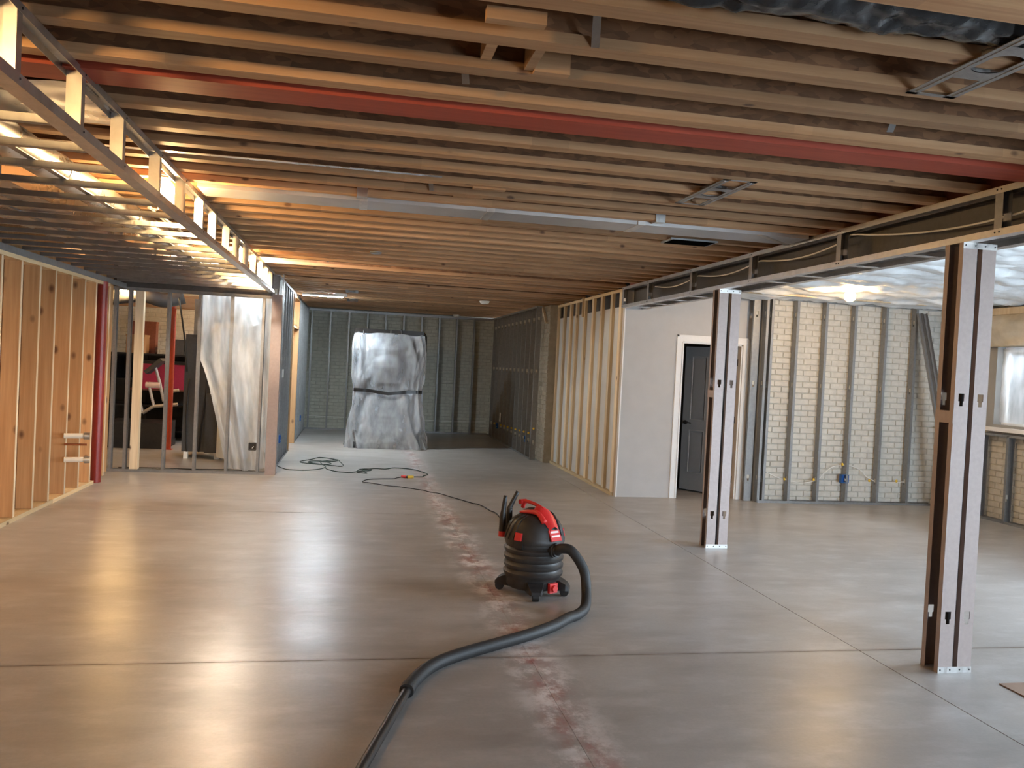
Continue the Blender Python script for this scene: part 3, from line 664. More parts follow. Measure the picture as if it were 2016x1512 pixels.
# main steel beam with its framing
bm_ = thing('steel_beam', 'dark steel I-beam inside the right hand soffit framing', 'beam', (3.5, 3., ZS+.03))
MB().box(3.49, 3.503, -3.6, 10.09, ZS+.05, ZC-.02).build('web', M_['darksteel'], bm_)
for z0, z1 in ((ZS+.03, ZS+.05), (ZC-.02, ZC-.001)): MB().box(3.42, 3.575, -3.6, 10.09, z0, z1).build('flange', M_['darksteel'], bm_)
bf = thing('beam_frame', 'galvanised soffit framing boxed around the right hand steel beam', 'soffit frame', (3.5, 3., ZS))
BX0, BX1 = 3.325, 3.665
for x0, dx in ((BX0, 1), (BX1, -1)):
    for z0, z1, zz in ((ZC-.038, ZC-.002, ZC-.0036), (ZS, ZS+.038, ZS)):
        b = MB(); b.box(*sorted((x0, x0+dx*.0016)), -3.6, 10.08, z0, z1); b.box(*sorted((x0+dx*.0016, x0+dx*.065)), -3.6, 10.08, zz, zz+.0016); b.box(*sorted((x0+dx*.065, x0+dx*.0666)), -3.6, 10.08, z0, z1); b.build('runner', M_['steel_w'], bf)
bs = MB(); bs.box(.003, .0045, 0, .055, 0, h); bs.box(.0045, .06, .0535, .055, 0, h*.32); bs.box(.0045, .06, .0535, .055, h*.48, h); bs.box(.0585, .06, 0, .0535, 0, h); BS = bs.mesh('beam_upright', M_['stud'])
for y in (3.79, 5.26, 6.58, 7.865, 9.12, 10.02, 2.5, 1.2, -.1, -1.4, -2.7):
    putw('upright', BS, (BX0, y, ZS+.004), bf); putw('upright', BS, (BX1-.066, y+.2, ZS+.004), bf)
    if y > 3:
        for z in (ZS+.02, ZC-.018):
            for dy in (.012, .042): putw('screw', scr, (BX0-.0005, y+dy, z), bf, (0, -math.pi/2, 0))
for y in (9.75, 9.2, 8.6, 8.05, 7.5, 6.4, 5.9, 5.2, 4.6, 3.5, 2.9): MB().box(BX0+.06, BX1-.06, y, y+.06, ZS+.002, ZS+.004).build('underside_strip', M_['steel_w'], bf)
P = []
for (a, c) in ((3.0, 5.25), (5.3, 6.55), (6.6, 7.85), (7.9, 9.1)):
    n = 9
    P += [(3.40, a+(c-a)*k/n, ZC-.07-(.10 if c < 6 else .05)*math.sin(math.pi*k/n)+(.03*k/n if a == 3. else 0)) for k in range(n+1)]
tag(MB().tube(smooth_path(P, 3), .006, 6).build('beam_cable', M_['wire']), 'white cable drooping along the inside of the beam framing', 'cable')
# ================================================================== COLUMNS
def column(y0, label):
    t = thing('column', label, 'column', (3.425, y0+.07, 0), 'boxed stud columns under the beam'); x0, x1, D = 3.32, 3.532, .142; w = .0895; T = .0015; H = ZS
    for xs in (x0, x1-w):
        for yy, s in ((y0, 1), (y0+D, -1)):
            b = MB(); c = xs+w/2; hw = .0185
            bx = lambda a, c_, z0, z1: b.box(a, c_, *sorted((yy, yy+s*T)), z0, z1)
            bx(xs, c-hw, 0, H); bx(c+hw, xs+w, 0, H); z = 0
            for hh in (.32, 1.56):
                bx(c-hw, c+hw, z, hh-.042); bx(c-hw, c-.011, hh-.042, hh-.014); bx(c+.011, c+hw, hh-.042, hh-.014); z = hh+.030
            bx(c-hw, c+hw, z, H)
            for xf in (xs, xs+w-T): b.box(xf, xf+T, *sorted((yy+s*T, yy+s*.033)), 0, H)
            b.build('stud', M_['column'], t)
    for z0 in (0, H-.034):
        for yy in (y0-.0025, y0+D): MB().box(x0-.002, x1+.002, yy, yy+.0025, z0, z0+.034).build('track', M_['steel_w'], t)
        for k in range(4): putw('screw', scr, (x0+.012+(x1-x0-.024)*k/3, y0-.0025, z0+.018), t, (math.pi/2, 0, 0))
    b = MB(); b.cyl((3.426, y0+D/2, 0), (3.426, y0+D/2, H+.03), .034, n=16); b.build('post', M_['black'], t)
    MB().box(x0-.003, x0-.001, y0, y0+D, 1.42, 1.49).build('strap', M_['column'], t)
    return t
column(4.05, 'nearer boxed steel stud column at the right edge')
column(7.175, 'farther boxed steel stud column in front of the grey door')
# ================================================================== RED POSTS
PY = onx(193.5, 800, -2.965).y; b = MB(); b.cyl((-2.965, PY, .0), (-2.965, PY, 2.38), .058, n=20)
tag(b.build('steel_post', M_['redpost'], angle=40), 'dark red steel post at the end of the left timber wall', 'post', 'red steel posts')
b = MB(); b.cyl((-2.91, 14.03, 0), (-2.91, 14.03, 2.5), .042, n=16); b.cyl((-2.91, 14.03, 0), (-2.91, 14.03, .01), .09, n=4)
tag(b.build('steel_post', M_['redpost2'], angle=40), 'orange red steel post standing inside the utility room', 'post', 'red steel posts')
# plumbing stubs in left wall
for (pa, pb, lab, m, r) in (((130, 858), (168, 857), 'upper white plumbing stub with metal cap in the left wall', 'pvc', .028), ((130, 905), (180, 905), 'lower white plumbing stub with metal cap in the left wall', 'pvc', .028), ((130, 875), (168, 875), 'short copper pipe stub in the left timber wall', 'copper', .011)):
    a = onx(*pa, -2.93); c = Vector((-2.74, a.y+.05, a.z)) if m == 'pvc' else Vector((-2.74, a.y+.04, a.z))
    t = thing('pipe_stub', lab, 'pipe', tuple(a), 'plumbing stubs in the left wall'); a2 = a-(c-a).normalized()*.02
    MB().cyl(a2, c, r, n=12).build('pipe', M_[m], t, angle=40)
    if m == 'pvc': d = (c-a).normalized(); MB().cyl(c-d*.03, c+d*.025, r*1.35, n=12).build('cap', M_['steel_w'], t, angle=40)
# ================================================================== LAMPS
def bulb(name, loc, label, r=.05, L=.16, mat='bulbwarm', group='lit work bulbs'):
    t = thing(name, label, 'light bulb', loc, group); x, y, z = loc
    MB().lathe([(0, z-L), (r*.6, z-L), (r*.95, z-L+.02), (r, z-L+.05), (r, z-.05), (r*.7, z-.02), (.018, z), (0, z)], (x, y, 0), 16).build('globe', M_[mat], t, smooth=True)
    MB().lathe([(0, z), (.022, z), (.03, z+.012), (.055, z+.02), (.055, z+.04), (0, z+.04)], (x, y, 0), 16).build('socket', M_['white'], t, angle=40)
    return t
bulb('work_bulb', (-1.24, 5.60, 2.70), 'glowing warm bulb behind the soffit frame, nearer one', .055, .18)
bulb('work_bulb', (-1.27, 9.1, 2.73), 'glowing warm bulb behind the soffit frame, farther one', .055, .16)
bulb('work_bulb', (5.40, 8.3, 2.66), 'glowing warm bulb under the white insulation on the right', .06, .12, 'bulbwarm2')
bulb('work_bulb', (-3.41, 13.0, 2.56), 'glowing warm bulb at the left of the utility room', .05, .13)
bulb('work_bulb', (-1.40, 1.62, 2.66), 'warm bulb over the soffit at the left edge, nearest the viewer', .055, .16)
bulb('work_bulb', (-2.1, 15.0, 2.62), 'warm bulb in the room behind the timber framed opening', .05, .13)
bulb('work_bulb', (-1.30, 9.86, 2.90), 'bright white bulb up between the joists at the soffit end', .05, .13, 'bulbbright')
lt = thing('shop_light', 'cool white tube light high in the utility room corner', 'light', (-1.35, 12.0, 2.66))
MB().box(-1.40, -1.33, 11.65, 12.75, 2.655, 2.69).build('housing', M_['white'], lt)
b = MB(); b.cyl((-1.365, 11.68, 2.64), (-1.365, 12.72, 2.64), .016, n=10); b.build('tube', M_['bulbcool'], lt, angle=40)
b = MB()
for (k, dx) in ((0, 0), (1, .05)):
    b.tube(smooth_path([(-1.36+dx, 5.75, 2.69), (-1.40+dx, 5.9, 2.56), (-1.46, 6.15, 2.60), (-1.38+dx, 6.5, 2.52), (-1.48, 6.9, 2.62), (-1.42, 7.4, 2.56)], 6), .007, 6)
tag(b.build('soffit_cable', M_['wire']), 'looping white cables hanging inside the left soffit', 'cable')
# ================================================================== CEILING FITTINGS
def light_frame(cx, y0, y1, label):
    t = thing('recessed_light_frame', label, 'light frame', (cx, (y0+y1)/2, ZC-.012), 'recessed light mounting frames'); z0, z1 = ZC-.010, ZC-.0075; w = .20
    ym = y0+(y1-y0)*.5; pr = .14
    for s in (-1, 1):
        b = MB(); xa = cx+s*w/2; b.box(min(xa, xa-s*.045), max(xa, xa-s*.045), y0, y1, z0, z1); b.box(*sorted((xa-s*.026, xa-s*.019)), y0+.03, y1-.03, z0-.003, z0); b.build('rail', M_['steel'], t)
    for ye in (y0, y1-.02): MB().box(cx-w/2, cx+w/2, ye, ye+.02, z0, z1).build('end_bar', M_['steel'], t)
    b = MB(); n = 28; inner = []; outer = []
    for k in range(n):
        a = 2*math.pi*k/n; c, s = math.cos(a), math.sin(a); q = 1/max(abs(c)/(w/2), abs(s)/pr)
        outer.append((cx+c*q, ym+s*q)); inner.append((cx+.078*c, ym+.078*s))
    for za in (z0-.001, z1):
        O = b.ring([(x, y, za) for x, y in outer]); I = b.ring([(x, y, za) for x, y in inner])
        for k in range(n): j = (k+1) % n; b.face((O[k], O[j], I[j], I[k]))
    b.build('plate', M_['steel'], t)
    b = MB(); b.loft([[(x, y, z1) for x, y in inner], [(x, y, z1+.03) for x, y in inner]], cap=False); b.build('collar', M_['steel'], t)
light_frame(2.045, 2.06, 2.72, 'large recessed light frame at the top right of the ceiling')
light_frame(2.03, 4.20, 4.90, 'recessed light frame under the joists left of the beam framing')
light_frame(-.10, 13.15, 13.75, 'tiny recessed light frame over the far bay, nearer of two')
light_frame(-.10, 15.1, 15.8, 'tiny recessed light frame over the far bay, farther of two')
vt = thing('vent_opening', 'black rectangular vent opening with metal rim between the joists', 'vent', (2.63, 6.31, ZC-.01))
MB().box(2.45, 2.81, 6.208, 6.42, ZC-.011, ZC-.006).build('opening', M_['void'], vt)
for (x0, x1, y0, y1) in ((2.43, 2.46, 6.2, 6.43), (2.80, 2.83, 6.2, 6.43), (2.46, 2.80, 6.2, 6.215), (2.46, 2.80, 6.41, 6.43)): MB().box(x0, x1, y0, y1, ZC-.009, ZC+.004).build('rim', M_['steel'], vt)
for (x, y, r, lab) in ((2.10, 13.7, .085, 'white smoke detector on the far ceiling, nearer the timber wall'), (2.14, 18.0, .07, 'white smoke detector by the back wall')):
    t = thing('smoke_detector', lab, 'smoke detector', (x, y, ZC-.05), 'smoke detectors')
    MB().lathe([(0, ZC-.055), (r*.55, ZC-.055), (r*.9, ZC-.035), (r, ZC-.02), (r, ZC-.004), (0, ZC-.004)], (x, y, 0), 24).build('cover', M_['white'], t, angle=50)
    MB().lathe([(r*.35, ZC-.058), (r*.45, ZC-.058), (r*.45, ZC-.052), (r*.35, ZC-.052)], (x, y, 0), 20).build('sensor_ring', M_['dark'], t)
tag(MB().lathe([(0, ZC-.02), (.05, ZC-.02), (.06, ZC-.01), (.06, ZC-.002), (0, ZC-.002)], (.156, 8.41, 0), 18).build('junction_plate', M_['steel'], angle=40), 'small round metal junction plate under the middle joists', 'junction box')
tag(MB().box(-.38, -.18, 14.05, 14.2, ZC-.05, ZC-.004).build('junction_cover', M_['white']), 'small white box on the far ceiling between the light frames', 'junction box')
ls_ = thing('strip_light', 'white strip light under the far joists near the corridor wall', 'light', (-.6, 14.58, ZC-.03))
MB().box(-.95, -.25, 14.54, 14.63, ZC-.03, ZC-.004).build('housing', M_['white'], ls_)
MB().box(-.94, -.26, 14.55, 14.62, ZC-.036, ZC-.031).build('diffuser', M_['striplit'], ls_)
# black wrapped insulation in the near bay
b = MB(); b.grid(lambda u, v: (.62+2.75*u, 2.145+.225*v, ZC+.05-.045*math.sin(math.pi*v)+.03*mnoise.fractal(Vector((u*7, v*2.5, 0)), 1., 2., 4)+.01*mnoise.noise(Vector((u*60, v*3+u*20, 2)))), 200, 16)
tag(b.build('black_wrapped_insulation', M_['bagblack'], smooth=True), 'shiny black plastic wrapped insulation in the nearest joist bay', 'insulation')
# ================================================================== VACUUM
VC = Vector((1.325, 5.72, 0)); FA = math.radians(-61)
def vdir(a, r, z): return VC+Vector((math.cos(FA+a)*r, math.sin(FA+a)*r, z))
va = thing('shop_vacuum', 'black and red wet-dry vacuum with long hose on the concrete floor', 'vacuum', tuple(VC))
prof = [(0, .05), (.175, .05), (.192, .07), (.196, .11)]
for z in (.135, .190, .245, .300): prof += [(.200, z), (.213, z+.010), (.216, z+.030), (.203, z+.044)]
prof += [(.205, .352), (.209, .358), (.209, .372), (0, .372)]
MB().lathe(prof, VC, 44).build('drum', M_['greylid'], va, angle=50)
MB().lathe([(0, .373), (.213, .373), (.217, .385), (.217, .41), (.212, .425), (.205, .455), (.190, .495), (.165, .532), (.125, .558), (.08, .572), (0, .578)], VC, 44).build('lid', M_['greylid'], va, angle=50)
for a in (-2.0, -1.75, -1.5):
    MB().tube(smooth_path([vdir(a, .218, .40), vdir(a+.05, .205, .455), vdir(a+.10, .165, .53), vdir(a+.2, .10, .565)], 4), .007, 6).build('lid_rib', M_['black'], va)
# motor housing ridge along the top, red carry handle and cowl
MB().tube(smooth_path([vdir(math.pi, .13, .545), vdir(math.pi, .06, .572), vdir(0, .04, .575), vdir(0, .10, .555), vdir(0, .15, .51)], 5), lambda t: .036-.008*abs(2*t-1), 14).build('motor_housing', M_['black'], va, smooth=True)
MB().tube(smooth_path([vdir(math.pi, .145, .590), vdir(math.pi, .125, .635), vdir(math.pi, .08, .640), vdir(0, .0, .632), vdir(0, .06, .615), vdir(0, .10, .590)], 6), lambda t: .016-.003*math.sin(math.pi*t), 10).build('handle', M_['redplastic'], va, smooth=True)
MB().cyl(vdir(2.95, .150, .632), vdir(3.33, .150, .632), .019, n=14).build('handle_knob', M_['redplastic'], va, angle=40)
b = MB()
def cowl(u, v):
    a = (u-.5)*2; w = .040+.030*math.sin(math.pi*v**.7); r = .02+.185*v; z = .632-.125*v**2.0
    return vdir(0, r, z-.030*a*a)+Vector((-math.sin(FA), math.cos(FA), 0))*a*w
b.grid(cowl, 12, 12); b.grid(lambda u, v: cowl(u, v)-Vector((0, 0, .045)), 12, 12); b.build('cowl', M_['redplastic'], va, smooth=True)
MB().tube(smooth_path([vdir(-2.3, .11, .575), vdir(-1.3, .09, .592), vdir(-.6, .12, .590), vdir(-.36, .175, .535)], 6), lambda t: .010+.012*t, 8).build('cowl_wing', M_['redplastic'], va, smooth=True)
MB().tube(smooth_path([vdir(.75, .06, .598), vdir(.50, .13, .575), vdir(.40, .185, .50), vdir(.38, .21, .44)], 5), .011, 8).build('cowl_edge', M_['black'], va, smooth=True)
tq = Vector((math.cos(FA), math.sin(FA), 0)); tz = (Vector((0, 0, 1))+tq*-.55).normalized(); ts = Vector((0, 0, 1)).cross(tq); tn = ts.cross(tz)
if tn.dot(tq) < 0: tn = -tn
lab_c = vdir(0, .212, .448)
MB().obox(lab_c, ts, tz, tn, .048, .040, .006).build('nameplate', M_['redplastic'], va)
for dz, hw in ((.024, .036), (-.006, .038)): MB().obox(lab_c+tz*dz+tn*.007, ts, tz, tn, hw, .007, .001).build('nameplate_print', M_['label'], va)
for a in (-1.28, 1.28):
    q = Vector((math.cos(FA+a), math.sin(FA+a), 0)); s_ = Vector((0, 0, 1)).cross(q); up = (Vector((0, 0, 1))-q*.25).normalized(); nn = s_.cross(up)
    MB().obox(vdir(a, .214, .430), s_, nn, up, .026, .012, .028).build('latch', M_['redplastic'], va)
    MB().obox(vdir(a, .207, .378), s_, q, Vector((0, 0, 1)), .036, .010, .030).build('latch_seat', M_['black'], va)
b = MB(); b.cyl(vdir(0, .17, .345), vdir(0, .235, .345), .056, .050, 20); b.cyl(vdir(0, .235, .345), vdir(0, .25, .345), .044, .040, 18); b.build('hose_port', M_['black'], va, angle=40)
b = MB(); b.obox(vdir(0, .215, .08), ts, tq, Vector((0, 0, 1)), .036, .012, .034); b.cyl(vdir(0, .21, .08), vdir(0, .245, .08), .026, .022, 14); b.build('drain_cap', M_['redplastic'], va, angle=40)
for a in (.62, -.62, math.pi-.7, math.pi+.7):
    q = Vector((math.cos(FA+a), math.sin(FA+a), 0)); s_ = Vector((0, 0, 1)).cross(q)
    c = MB(); c.loft([[VC+q*rr+s_*w_*k+Vector((0, 0, zz)) for k, zz in ((-1, z0), (1, z0), (1, z1), (-1, z1))] for rr, w_, z0, z1 in ((.15, .065, .045, .13), (.212, .054, .045, .112), (.250, .046, .045, .092), (.270, .032, .045, .068))])
    cc = c.build('caster_arm', M_['black'], va)
    wv = VC+q*.238; MB().cyl(wv+s_*.022+Vector((0, 0, .032)), wv-s_*.022+Vector((0, 0, .032)), .032, n=18).build('wheel', M_['blackmatte'], cc, angle=40)
tl = vdir(math.radians(-145), .215, 0)
for k, (dx, dy, bend) in enumerate(((-.025, -.01, 0), (.03, .035, 1))):
    p0 = Vector((tl.x+dx-.005, tl.y+dy, .415)); 
    pts = [p0, p0+Vector((0, 0, .12)), p0+Vector((.002, 0, .16)), p0+Vector((.012 if not bend else .045, 0, .265))] if not bend else [p0, p0+Vector((.0, 0, .15)), p0+Vector((.005, .0, .18)), p0+Vector((.055, 0, .29))]
    o = MB().tube(smooth_path(pts, 4), lambda t: .027-.013*t, 12).build('crevice_tool', M_['black'], va, smooth=True)
    if not k: MB().cyl(p0-Vector((0, 0, .03)), p0+Vector((0, 0, .008)), .027, n=14).build('collar', M_['redplastic'], o, angle=40)
    MB().beam(p0+Vector((0, 0, .01)), Vector((VC.x, VC.y, .41))+(p0-VC).normalized()*.17*Vector((1, 1, 0)).length/1.414, .03, .03).build('tool_clip', M_['black'], va)
hp = [vdir(0, .24, .345), vdir(0, .285, .372), Vector((1.525, 5.42, .365)), Vector((1.60, 5.37, .25)), Vector((1.61, 5.32, .13)), Vector((1.57, 5.19, .05)), Vector((1.49, 5.08, .033))]
for px, py in ((1118, 1217), (1090, 1232), (1040, 1250), (980, 1267), (920, 1284), (870, 1301), (838, 1319), (815, 1340), (803, 1356)): hp.append(onz(px, py, .033))
pth = smooth_path(hp, 14)
# corrugated hose
MB().tube(pth, .0345, 16).build('hose', M_['blackmatte'], va, smooth=True)
b = MB()
a0 = onz(803, 1356, .033); a1 = onz(712, 1512, .033); d = (a1-a0).normalized()
b.cyl(a0-d*.02, a0+d*.03, .038, .036, 18); b.build('hose_cuff', M_['blackmatte'], va, angle=40)
b = MB(); b.cyl(a0, a0+d*1.25, .0225, .0235, 18); b.build('wand', M_['black'], va, angle=40)
# ================================================================== CORDS
def cord(name, pix, r, mat, label, z=None, extra=()):
    P = [onz(px, py, r) for px, py in pix]
    return tag(MB().tube(smooth_path(P, 5), r, 6).build(name, mat, smooth=True), label, 'cord')
S5 = lambda L: [(540+x/4.383, 880+y/4.383) for x, y in L]
ec = S5([(22, 162), (70, 182), (130, 195), (280, 200), (400, 188), (440, 172), (425, 155), (380, 145), (290, 132), (340, 118), (480, 125), (550, 115), (480, 100), (390, 90), (330, 105), (225, 124), (260, 138), (400, 150), (490, 145), (450, 130), (350, 128), (300, 132), (420, 150), (560, 166), (595, 158), (570, 130), (540, 110), (420, 122), (400, 135), (440, 165), (450, 188), (520, 208), (620, 218), (700, 214), (740, 192), (830, 190), (830, 203), (740, 208), (715, 218), (800, 226), (760, 200), (860, 186), (960, 190), (1040, 180), (1200, 194), (1320, 232), (1285, 250), (1280, 258), (1205, 258)])
ex = cord('extension_cord', ec, .0065, M_['green'], 'dark green extension cord lying in loops on the floor')
pc = S5([(1110, 258), (1060, 266), (1030, 274), (920, 275), (810, 280), (770, 292), (765, 302), (820, 308), (920, 324), (1000, 336), (1080, 342), (1180, 358), (1280, 373), (1350, 390), (1430, 402), (1520, 430), (1620, 458), (1700, 482), (1750, 492), (1800, 512), (1860, 548), (1940, 600)])
P_ = [onz(px, py, .006) for px, py in pc]+[Vector((1.44, 7.0, .006)), Vector((1.42, 6.3, .006)), Vector((1.42, 6.0, .02)), Vector((1.41, 5.93, .2)), Vector((1.40, 5.91, .40))]
pcd = MB().tube(smooth_path(P_, 4), .0055, 6).build('power_cord', M_['blackmatte'], va, smooth=True)
k0 = onz(*S5([(1200, 258)])[0], .018); k1 = onz(*S5([(1150, 259)])[0], .018); k2 = onz(*S5([(1105, 254)])[0], .018)
t = thing('cord_connector', 'yellow socket end of the green cord joined to a red plug', 'connector', tuple(k0))
MB().cyl(k0, k1, .018, .022, 12).build('yellow_socket', M_['yellow'], t, angle=40)
MB().cyl(k1, k1+(k2-k1)*.3, .020, .014, 12).build('collar', M_['black'], t, angle=40)
MB().cyl(k1+(k2-k1)*.3, k2+(k2-k1)*.15, .022, .016, 12).build('red_plug', M_['redplastic'], t, angle=40)
bc = [(-.99, 11.55, .006), (-1.2, 11.6, .006), (-1.6, 11.75, .006), (-2.1, 11.72, .006), (-2.6, 11.75, .006), (-3.05, 11.72, .006)]
tag(MB().tube(smooth_path(bc, 6), .006, 6).build('floor_cable', M_['blackmatte']), 'thin black cord on the floor behind the utility partition', 'cord')
# ================================================================== WRAPPED TABLE
TY = 15.35
tb = thing('folding_table', 'folded grey games table standing upright inside clear plastic', 'table', (.62, TY, 0))
for x0, x1, nm in ((-.02, .61, 0), (.64, 1.27, 1)): MB().box(x0, x1, TY, TY+.03, .28, 2.10).build('table_half', M_['tabletop'], tb)
for x0, x1 in ((-.03, .615), (.635, 1.24)): MB().box(x0, x1, TY-.012, TY+.042, 2.10, 2.185).build('black_edge', M_['tape'], tb)
b = MB(); b.tube([(1.22, TY+.015, 2.16), (1.255, TY+.015, 2.14), (1.28, TY+.015, 2.09), (1.285, TY+.015, 1.75)], .024, 8); b.build('corner_edge', M_['tape'], tb)
def tp(px, py, dy=-.02): p = ony(px, py, TY+dy); return p
for a, c, r in (((716, 650), (718, 705), .012), ((790, 648), (797, 686), .014), ((699, 689), (742, 680), .014), ((797, 686), (820, 682), .014), ((741, 684), (737, 705), .016), ((737, 705), (711, 742), .015), ((711, 742), (723, 764), .022), ((762, 710), (770, 775), .016)):
    MB().cyl(tp(*a), tp(*c), r, n=8).build('leg_tube', M_['dark'], tb)
for (px, py, w, h) in ((722, 755, .06, .10), (818, 690, .10, .16), (750, 750, .05, .14)):
    p = tp(px, py, -.03); MB().box(p.x-w, p.x+w, TY-.05, TY-.005, p.z-h, p.z+h).build('hinge_box', M_['dark'], tb)
for x in (.05, 1.2):
    MB().beam((x, TY-.28, .09), (x, TY+.28, .09), .05, .05).build('base_rail', M_['dark'], tb)
    for yy in (TY-.25, TY+.25): MB().cyl((x-.02, yy, .045), (x+.02, yy, .045), .045, n=14).build('wheel', M_['blackmatte'], tb, angle=40)
    MB().beam((x, TY+.015, .09), (x, TY+.015, .30), .05, .05, (0, 1, 0)).build('base_upright', M_['dark'], tb)
b = MB(); N = 170
def wrap(u, v):
    a = u*2*math.pi; z = 2.10*v; flare = max(0, 1-v/.38)**1.5
    waist = math.exp(-((v-.49)/.13)**2); top = max(0, (v-.86)/.14)
    hx = .675+.075*flare-.055*waist-.03*top**2; hy = .17+.16*flare-.05*waist-.13*top
    ca, sa = math.cos(a), math.sin(a); e = .42
    x = math.copysign(abs(ca)**e, ca)*hx; y = math.copysign(abs(sa)**e, sa)*hy
    sharp = 1-abs(math.sin(a*6.5+3*v+1.3*math.sin(v*6))); amp = (.5+1.0*flare+.9*min(1, abs(v-.49)*3))*(1-.8*top)
    fold = .07*(sharp-.4)*amp*.6+.07*mnoise.fractal(Vector((ca*2.4, sa*2.4, v*4.5)), 1., 2., 5)*(1-.8*top)
    if sa < 0: y += -.20*max(0, 1-abs(x-.04*v)/.13)*(.2+.8*min(1, v*1.4))*(1-.75*waist)*(1-.4*top)
    k = 1+fold/.6*(1-.8*math.exp(-((v-.49)/.03)**2))
    zz = .004 if v == 0 else z+.02*math.sin(a*7)*v
    return (.62+x*(1+(k-1)*.45), TY+y+(k-1)*.55*(-1 if sa < 0 else 1), zz)
b.grid(wrap, N, 84)
tag(b.build('plastic_cover', M_['film'], smooth=True), 'crinkled clear plastic sheet wrapped around the folded table', 'plastic sheet')
ring = [wrap(k/80, .485) for k in range(80)]
b = MB(); rr = []
for dz in (-.03, .03): rr.append([(.62+(x-.62)*1.02, TY+(y-TY)*1.05+(-.015 if y < TY else .015), 1.055+dz+.035*((x-.62)/.65)*0-.05*math.exp(-((x-.62)/.25)**2)*(1 if y < TY else 0)) for x, y, z in ring])
R0 = b.ring(rr[0]); R1 = b.ring(rr[1])
for k in range(80): j = (k+1) % 80; b.face((R0[k], R0[j], R1[j], R1[k]))
tag(b.build('black_strap', M_['tape'], smooth=True), 'black strap bound around the plastic covered table', 'strap')
# ================================================================== UTILITY ROOM CONTENTS
b = MB()
def hang(u, v):
    x = -2.12+1.02*u+(.62*(1-u)**1.2)*(1-v)**1.0*(.9 if v < .62 else .9)*0
    edge = -2.10 if v > .62 else -2.10+.42*((.62-v)/.62)**.8
    x = edge+(-1.13-edge)*u
    return (x, 11.75+.10*math.sin(u*9+v*1.5)+.06*math.sin(u*23+2*v)+.05*mnoise.fractal(Vector((u*4, v*3, 0)), 1., 2., 4), .01+2.38*v)
b.grid(hang, 70, 40); tag(b.build('hanging_plastic', M_['filmthick'], smooth=True), 'milky plastic sheet hanging behind the utility partition studs', 'plastic sheet')
du = thing('duct_elbow', 'shiny metal duct elbow above the hanging plastic in the utility room', 'duct', (-1.6, 12.4, 1.9))
b = MB(); b.tube(smooth_path([(-2.1, 12.7, 2.22), (-1.95, 12.65, 2.25), (-1.6, 12.5, 2.2), (-1.45, 12.4, 1.95)], 6), .20, 20); b.build('elbow', M_['duct'], du, angle=35)
MB().box(-1.90, -1.3, 12.3, 13.2, 1.25, 1.95).build('plenum', M_['steel_w'], du)
fu = thing('furnace', 'dark grey furnace cabinet with tubes in the utility room', 'furnace', (-2.3, 13.1, 0))
pa = ony(360, 900, 13.05); pb = ony(412, 900, 12.9)
MB().box(-2.50, -2.12, 12.95, 13.5, .10, 1.86).build('tall_cabinet', M_['dark'], fu)
MB().box(-2.16, -1.95, 12.85, 13.4, .10, .98).build('low_cabinet', M_['dark'], fu)
for x in (-2.46, -2.02): MB().box(x, x+.06, 12.9, 12.96, 0, .10).build('foot', M_['white'], fu)
MB().box(-2.10, -2.0, 12.83, 12.86, .98, 1.06).build('control_box', M_['white'], fu)
for pts in ([(-2.42, 12.93, .1), (-2.44, 12.92, .6), (-2.42, 12.92, 1.2)], [(-2.25, 12.93, .1), (-2.22, 12.91, .5), (-2.17, 12.92, 1.1), (-2.2, 12.93, 1.75)], [(-2.62, 12.95, 2.4), (-2.55, 12.94, 2.0), (-2.5, 12.93, 1.7), (-2.46, 12.93, 1.3)]):
    MB().tube(smooth_path(pts, 5), .013, 8).build('tube', M_['black'], fu, smooth=True)
MB().box(-2.42, -2.2, 13.1, 13.45, 1.86, 2.4).build('flue_box', M_['steel'], fu)
wh = tag(MB().lathe([(0, .06), (.24, .06), (.25, .1), (.25, 1.15), (.22, 1.2), (0, 1.22)], (-1.72, 12.75, 0), 24).build('water_tank', M_['white'], angle=40), 'white tank blurred behind the hanging plastic', 'tank')
tm = thing('treadmill', 'grey framed treadmill with tilted console in the utility room', 'treadmill', (-3.2, 14.6, 0))
TMY = 14.3
q = lambda px, py, y=TMY: ony(px, py, y)
for pts in ([(306, 723), (315, 755), (322, 790)], [(292, 752), (303, 800)], [(267, 760), (281, 813)]):
    MB().tube([q(*p) for p in pts], .024, 8).build('arm', M_['alu'], tm)
for a, c in (((281, 813), (302, 800)), ((302, 800), (350, 796)), ((340, 770), (352, 768))): MB().cyl(q(*a), q(*c), .028, n=8).build('base_tube', M_['alu'], tm)
c0 = q(290, 733); c1 = q(322, 708); MB().beam(c0, c1, .34, .06, (0, 0, 1)).build('console', M_['dark'], tm)
MB().box(-3.9, -2.98, 14.02, 14.85, .12, .42).build('deck', M_['black'], tm); MB().box(-3.95, -2.96, 14.05, 14.8, 0, .12).build('deck_foot', M_['black'], tm)
MB().cyl(q(300, 758)-Vector((.1, 0, 0)), q(300, 758)+Vector((.12, 0, 0)), .05, n=12).build('bottle_tray', M_['label'], tm)
sv_ = thing('storage_shelf', 'black storage rack filled with dark goods in the utility room', 'shelf', (-4.2, 15.7, 0))
for x in (-4.9, -3.75, -2.7): 
    for y in (15.3, 15.9): MB().box(x, x+.04, y, y+.04, 0, 1.5).build('post', M_['black'], sv_)
for z in (.15, .6, 1.05, 1.5): MB().box(-4.9, -2.66, 15.3, 15.94, z, z+.03).build('shelf_board', M_['black'], sv_)
MB().box(-4.88, -2.68, 15.92, 15.94, 0, 1.5).build('back_sheet', M_['black'], sv_)
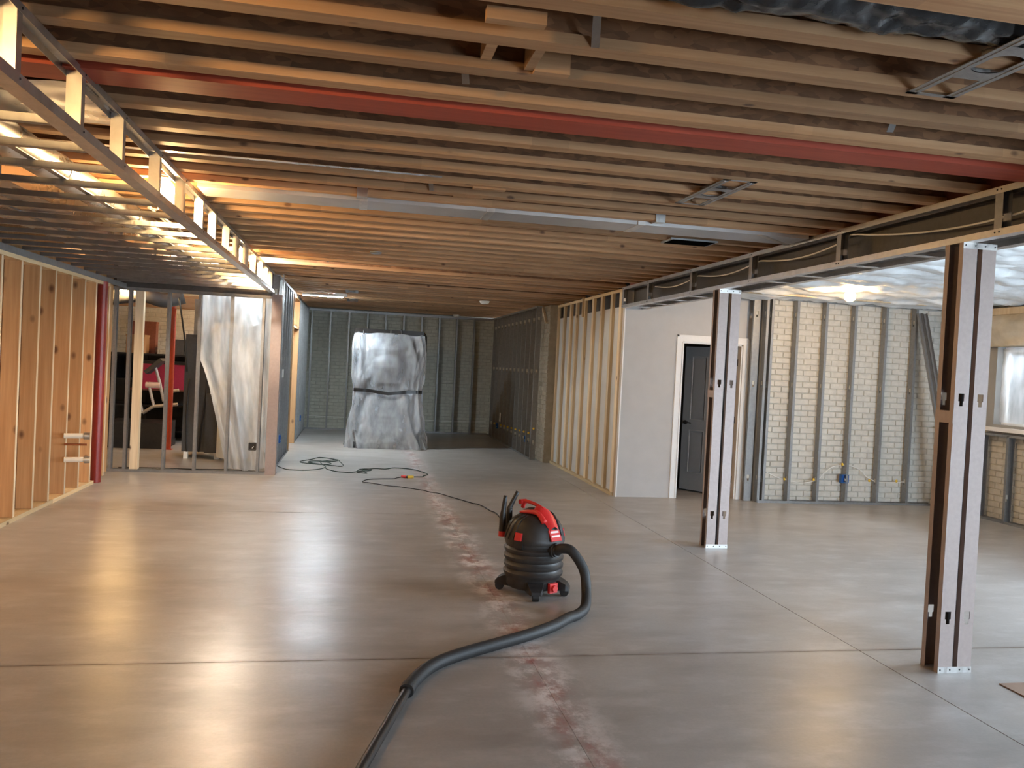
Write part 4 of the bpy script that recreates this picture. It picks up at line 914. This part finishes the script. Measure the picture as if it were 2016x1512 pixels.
for (x0, x1, y0, y1, z0, z1, m, nm, lab) in ((-3.95, -3.65, 15.35, 15.7, 1.53, 1.85, 'box2', 'cardboard_box', 'tan cardboard box on the black storage rack'), (-4.0, -3.55, 15.72, 15.9, 1.53, 2.1, 'rimred', 'wooden_crate', 'dark brown crate at the back of the rack top'),
        (-4.7, -4.1, 15.4, 15.8, 1.08, 1.45, 'black', 'storage_tub', 'black tub on the rack shelf'), (-3.30, -3.0, 15.4, 15.75, 1.53, 1.80, 'dark', 'storage_tub', 'dark tub on top of the rack beside the tan box'), (-2.98, -2.7, 15.4, 15.75, 1.53, 1.72, 'white', 'paper_box', 'white box on top of the rack near the red post')):
    b = MB(); b.box(x0, x1, y0, y1, z0, z1); b.box(x0-.008, x1+.008, y0-.008, y1+.008, z1-.03, z1+.004); tag(b.build(nm, M_[m]), lab, 'box')
pk = thing('pink_bin', 'bright pink plastic storage bin behind the orange red post', 'storage bin', (-3.2, 15.1, .85))
MB().quadbox([(-3.62, 14.95, .93), (-2.84, 14.95, .93), (-2.84, 15.25, .93), (-3.62, 15.25, .93), (-3.68, 14.9, 1.36), (-2.8, 14.9, 1.36), (-2.8, 15.28, 1.36), (-3.68, 15.28, 1.36)]).build('tub', M_['pink'], pk)
MB().box(-3.72, -2.76, 14.88, 15.29, 1.36, 1.41).build('lid', M_['black'], pk)
b = MB(); b.box(-3.75, -2.7, 14.93, 15.28, .90, .93)
for x in (-3.72, -2.76): b.box(x, x+.04, 14.95, 15.25, .42, .90)
tag(b.build('bench', M_['rimred']), 'low dark bench carrying the pink bin', 'bench')
b = MB(); b.tube(smooth_path([(-4.4, 13.4, 2.45), (-3.8, 13.3, 2.35), (-3.2, 13.2, 2.42), (-2.9, 13.25, 2.36), (-2.62, 13.3, 2.44)], 8), .11, 14)
tag(b.build('flexible_duct', M_['dark'], smooth=True), 'dark flexible duct near the utility room ceiling', 'duct')
tag(MB().box(-5.5, -1.3, 14.0, 14.12, 2.28, 2.5).build('utility_beam', M_['flange']), 'brown timber beam crossing the utility room', 'beam')
# ================================================================== CARDBOARD
tag(MB().box(3.562, 4.4, 3.15, 3.872, .0005, .006).build('cardboard_sheet', M_['card']), 'brown cardboard sheet on the floor at the right edge', 'cardboard')
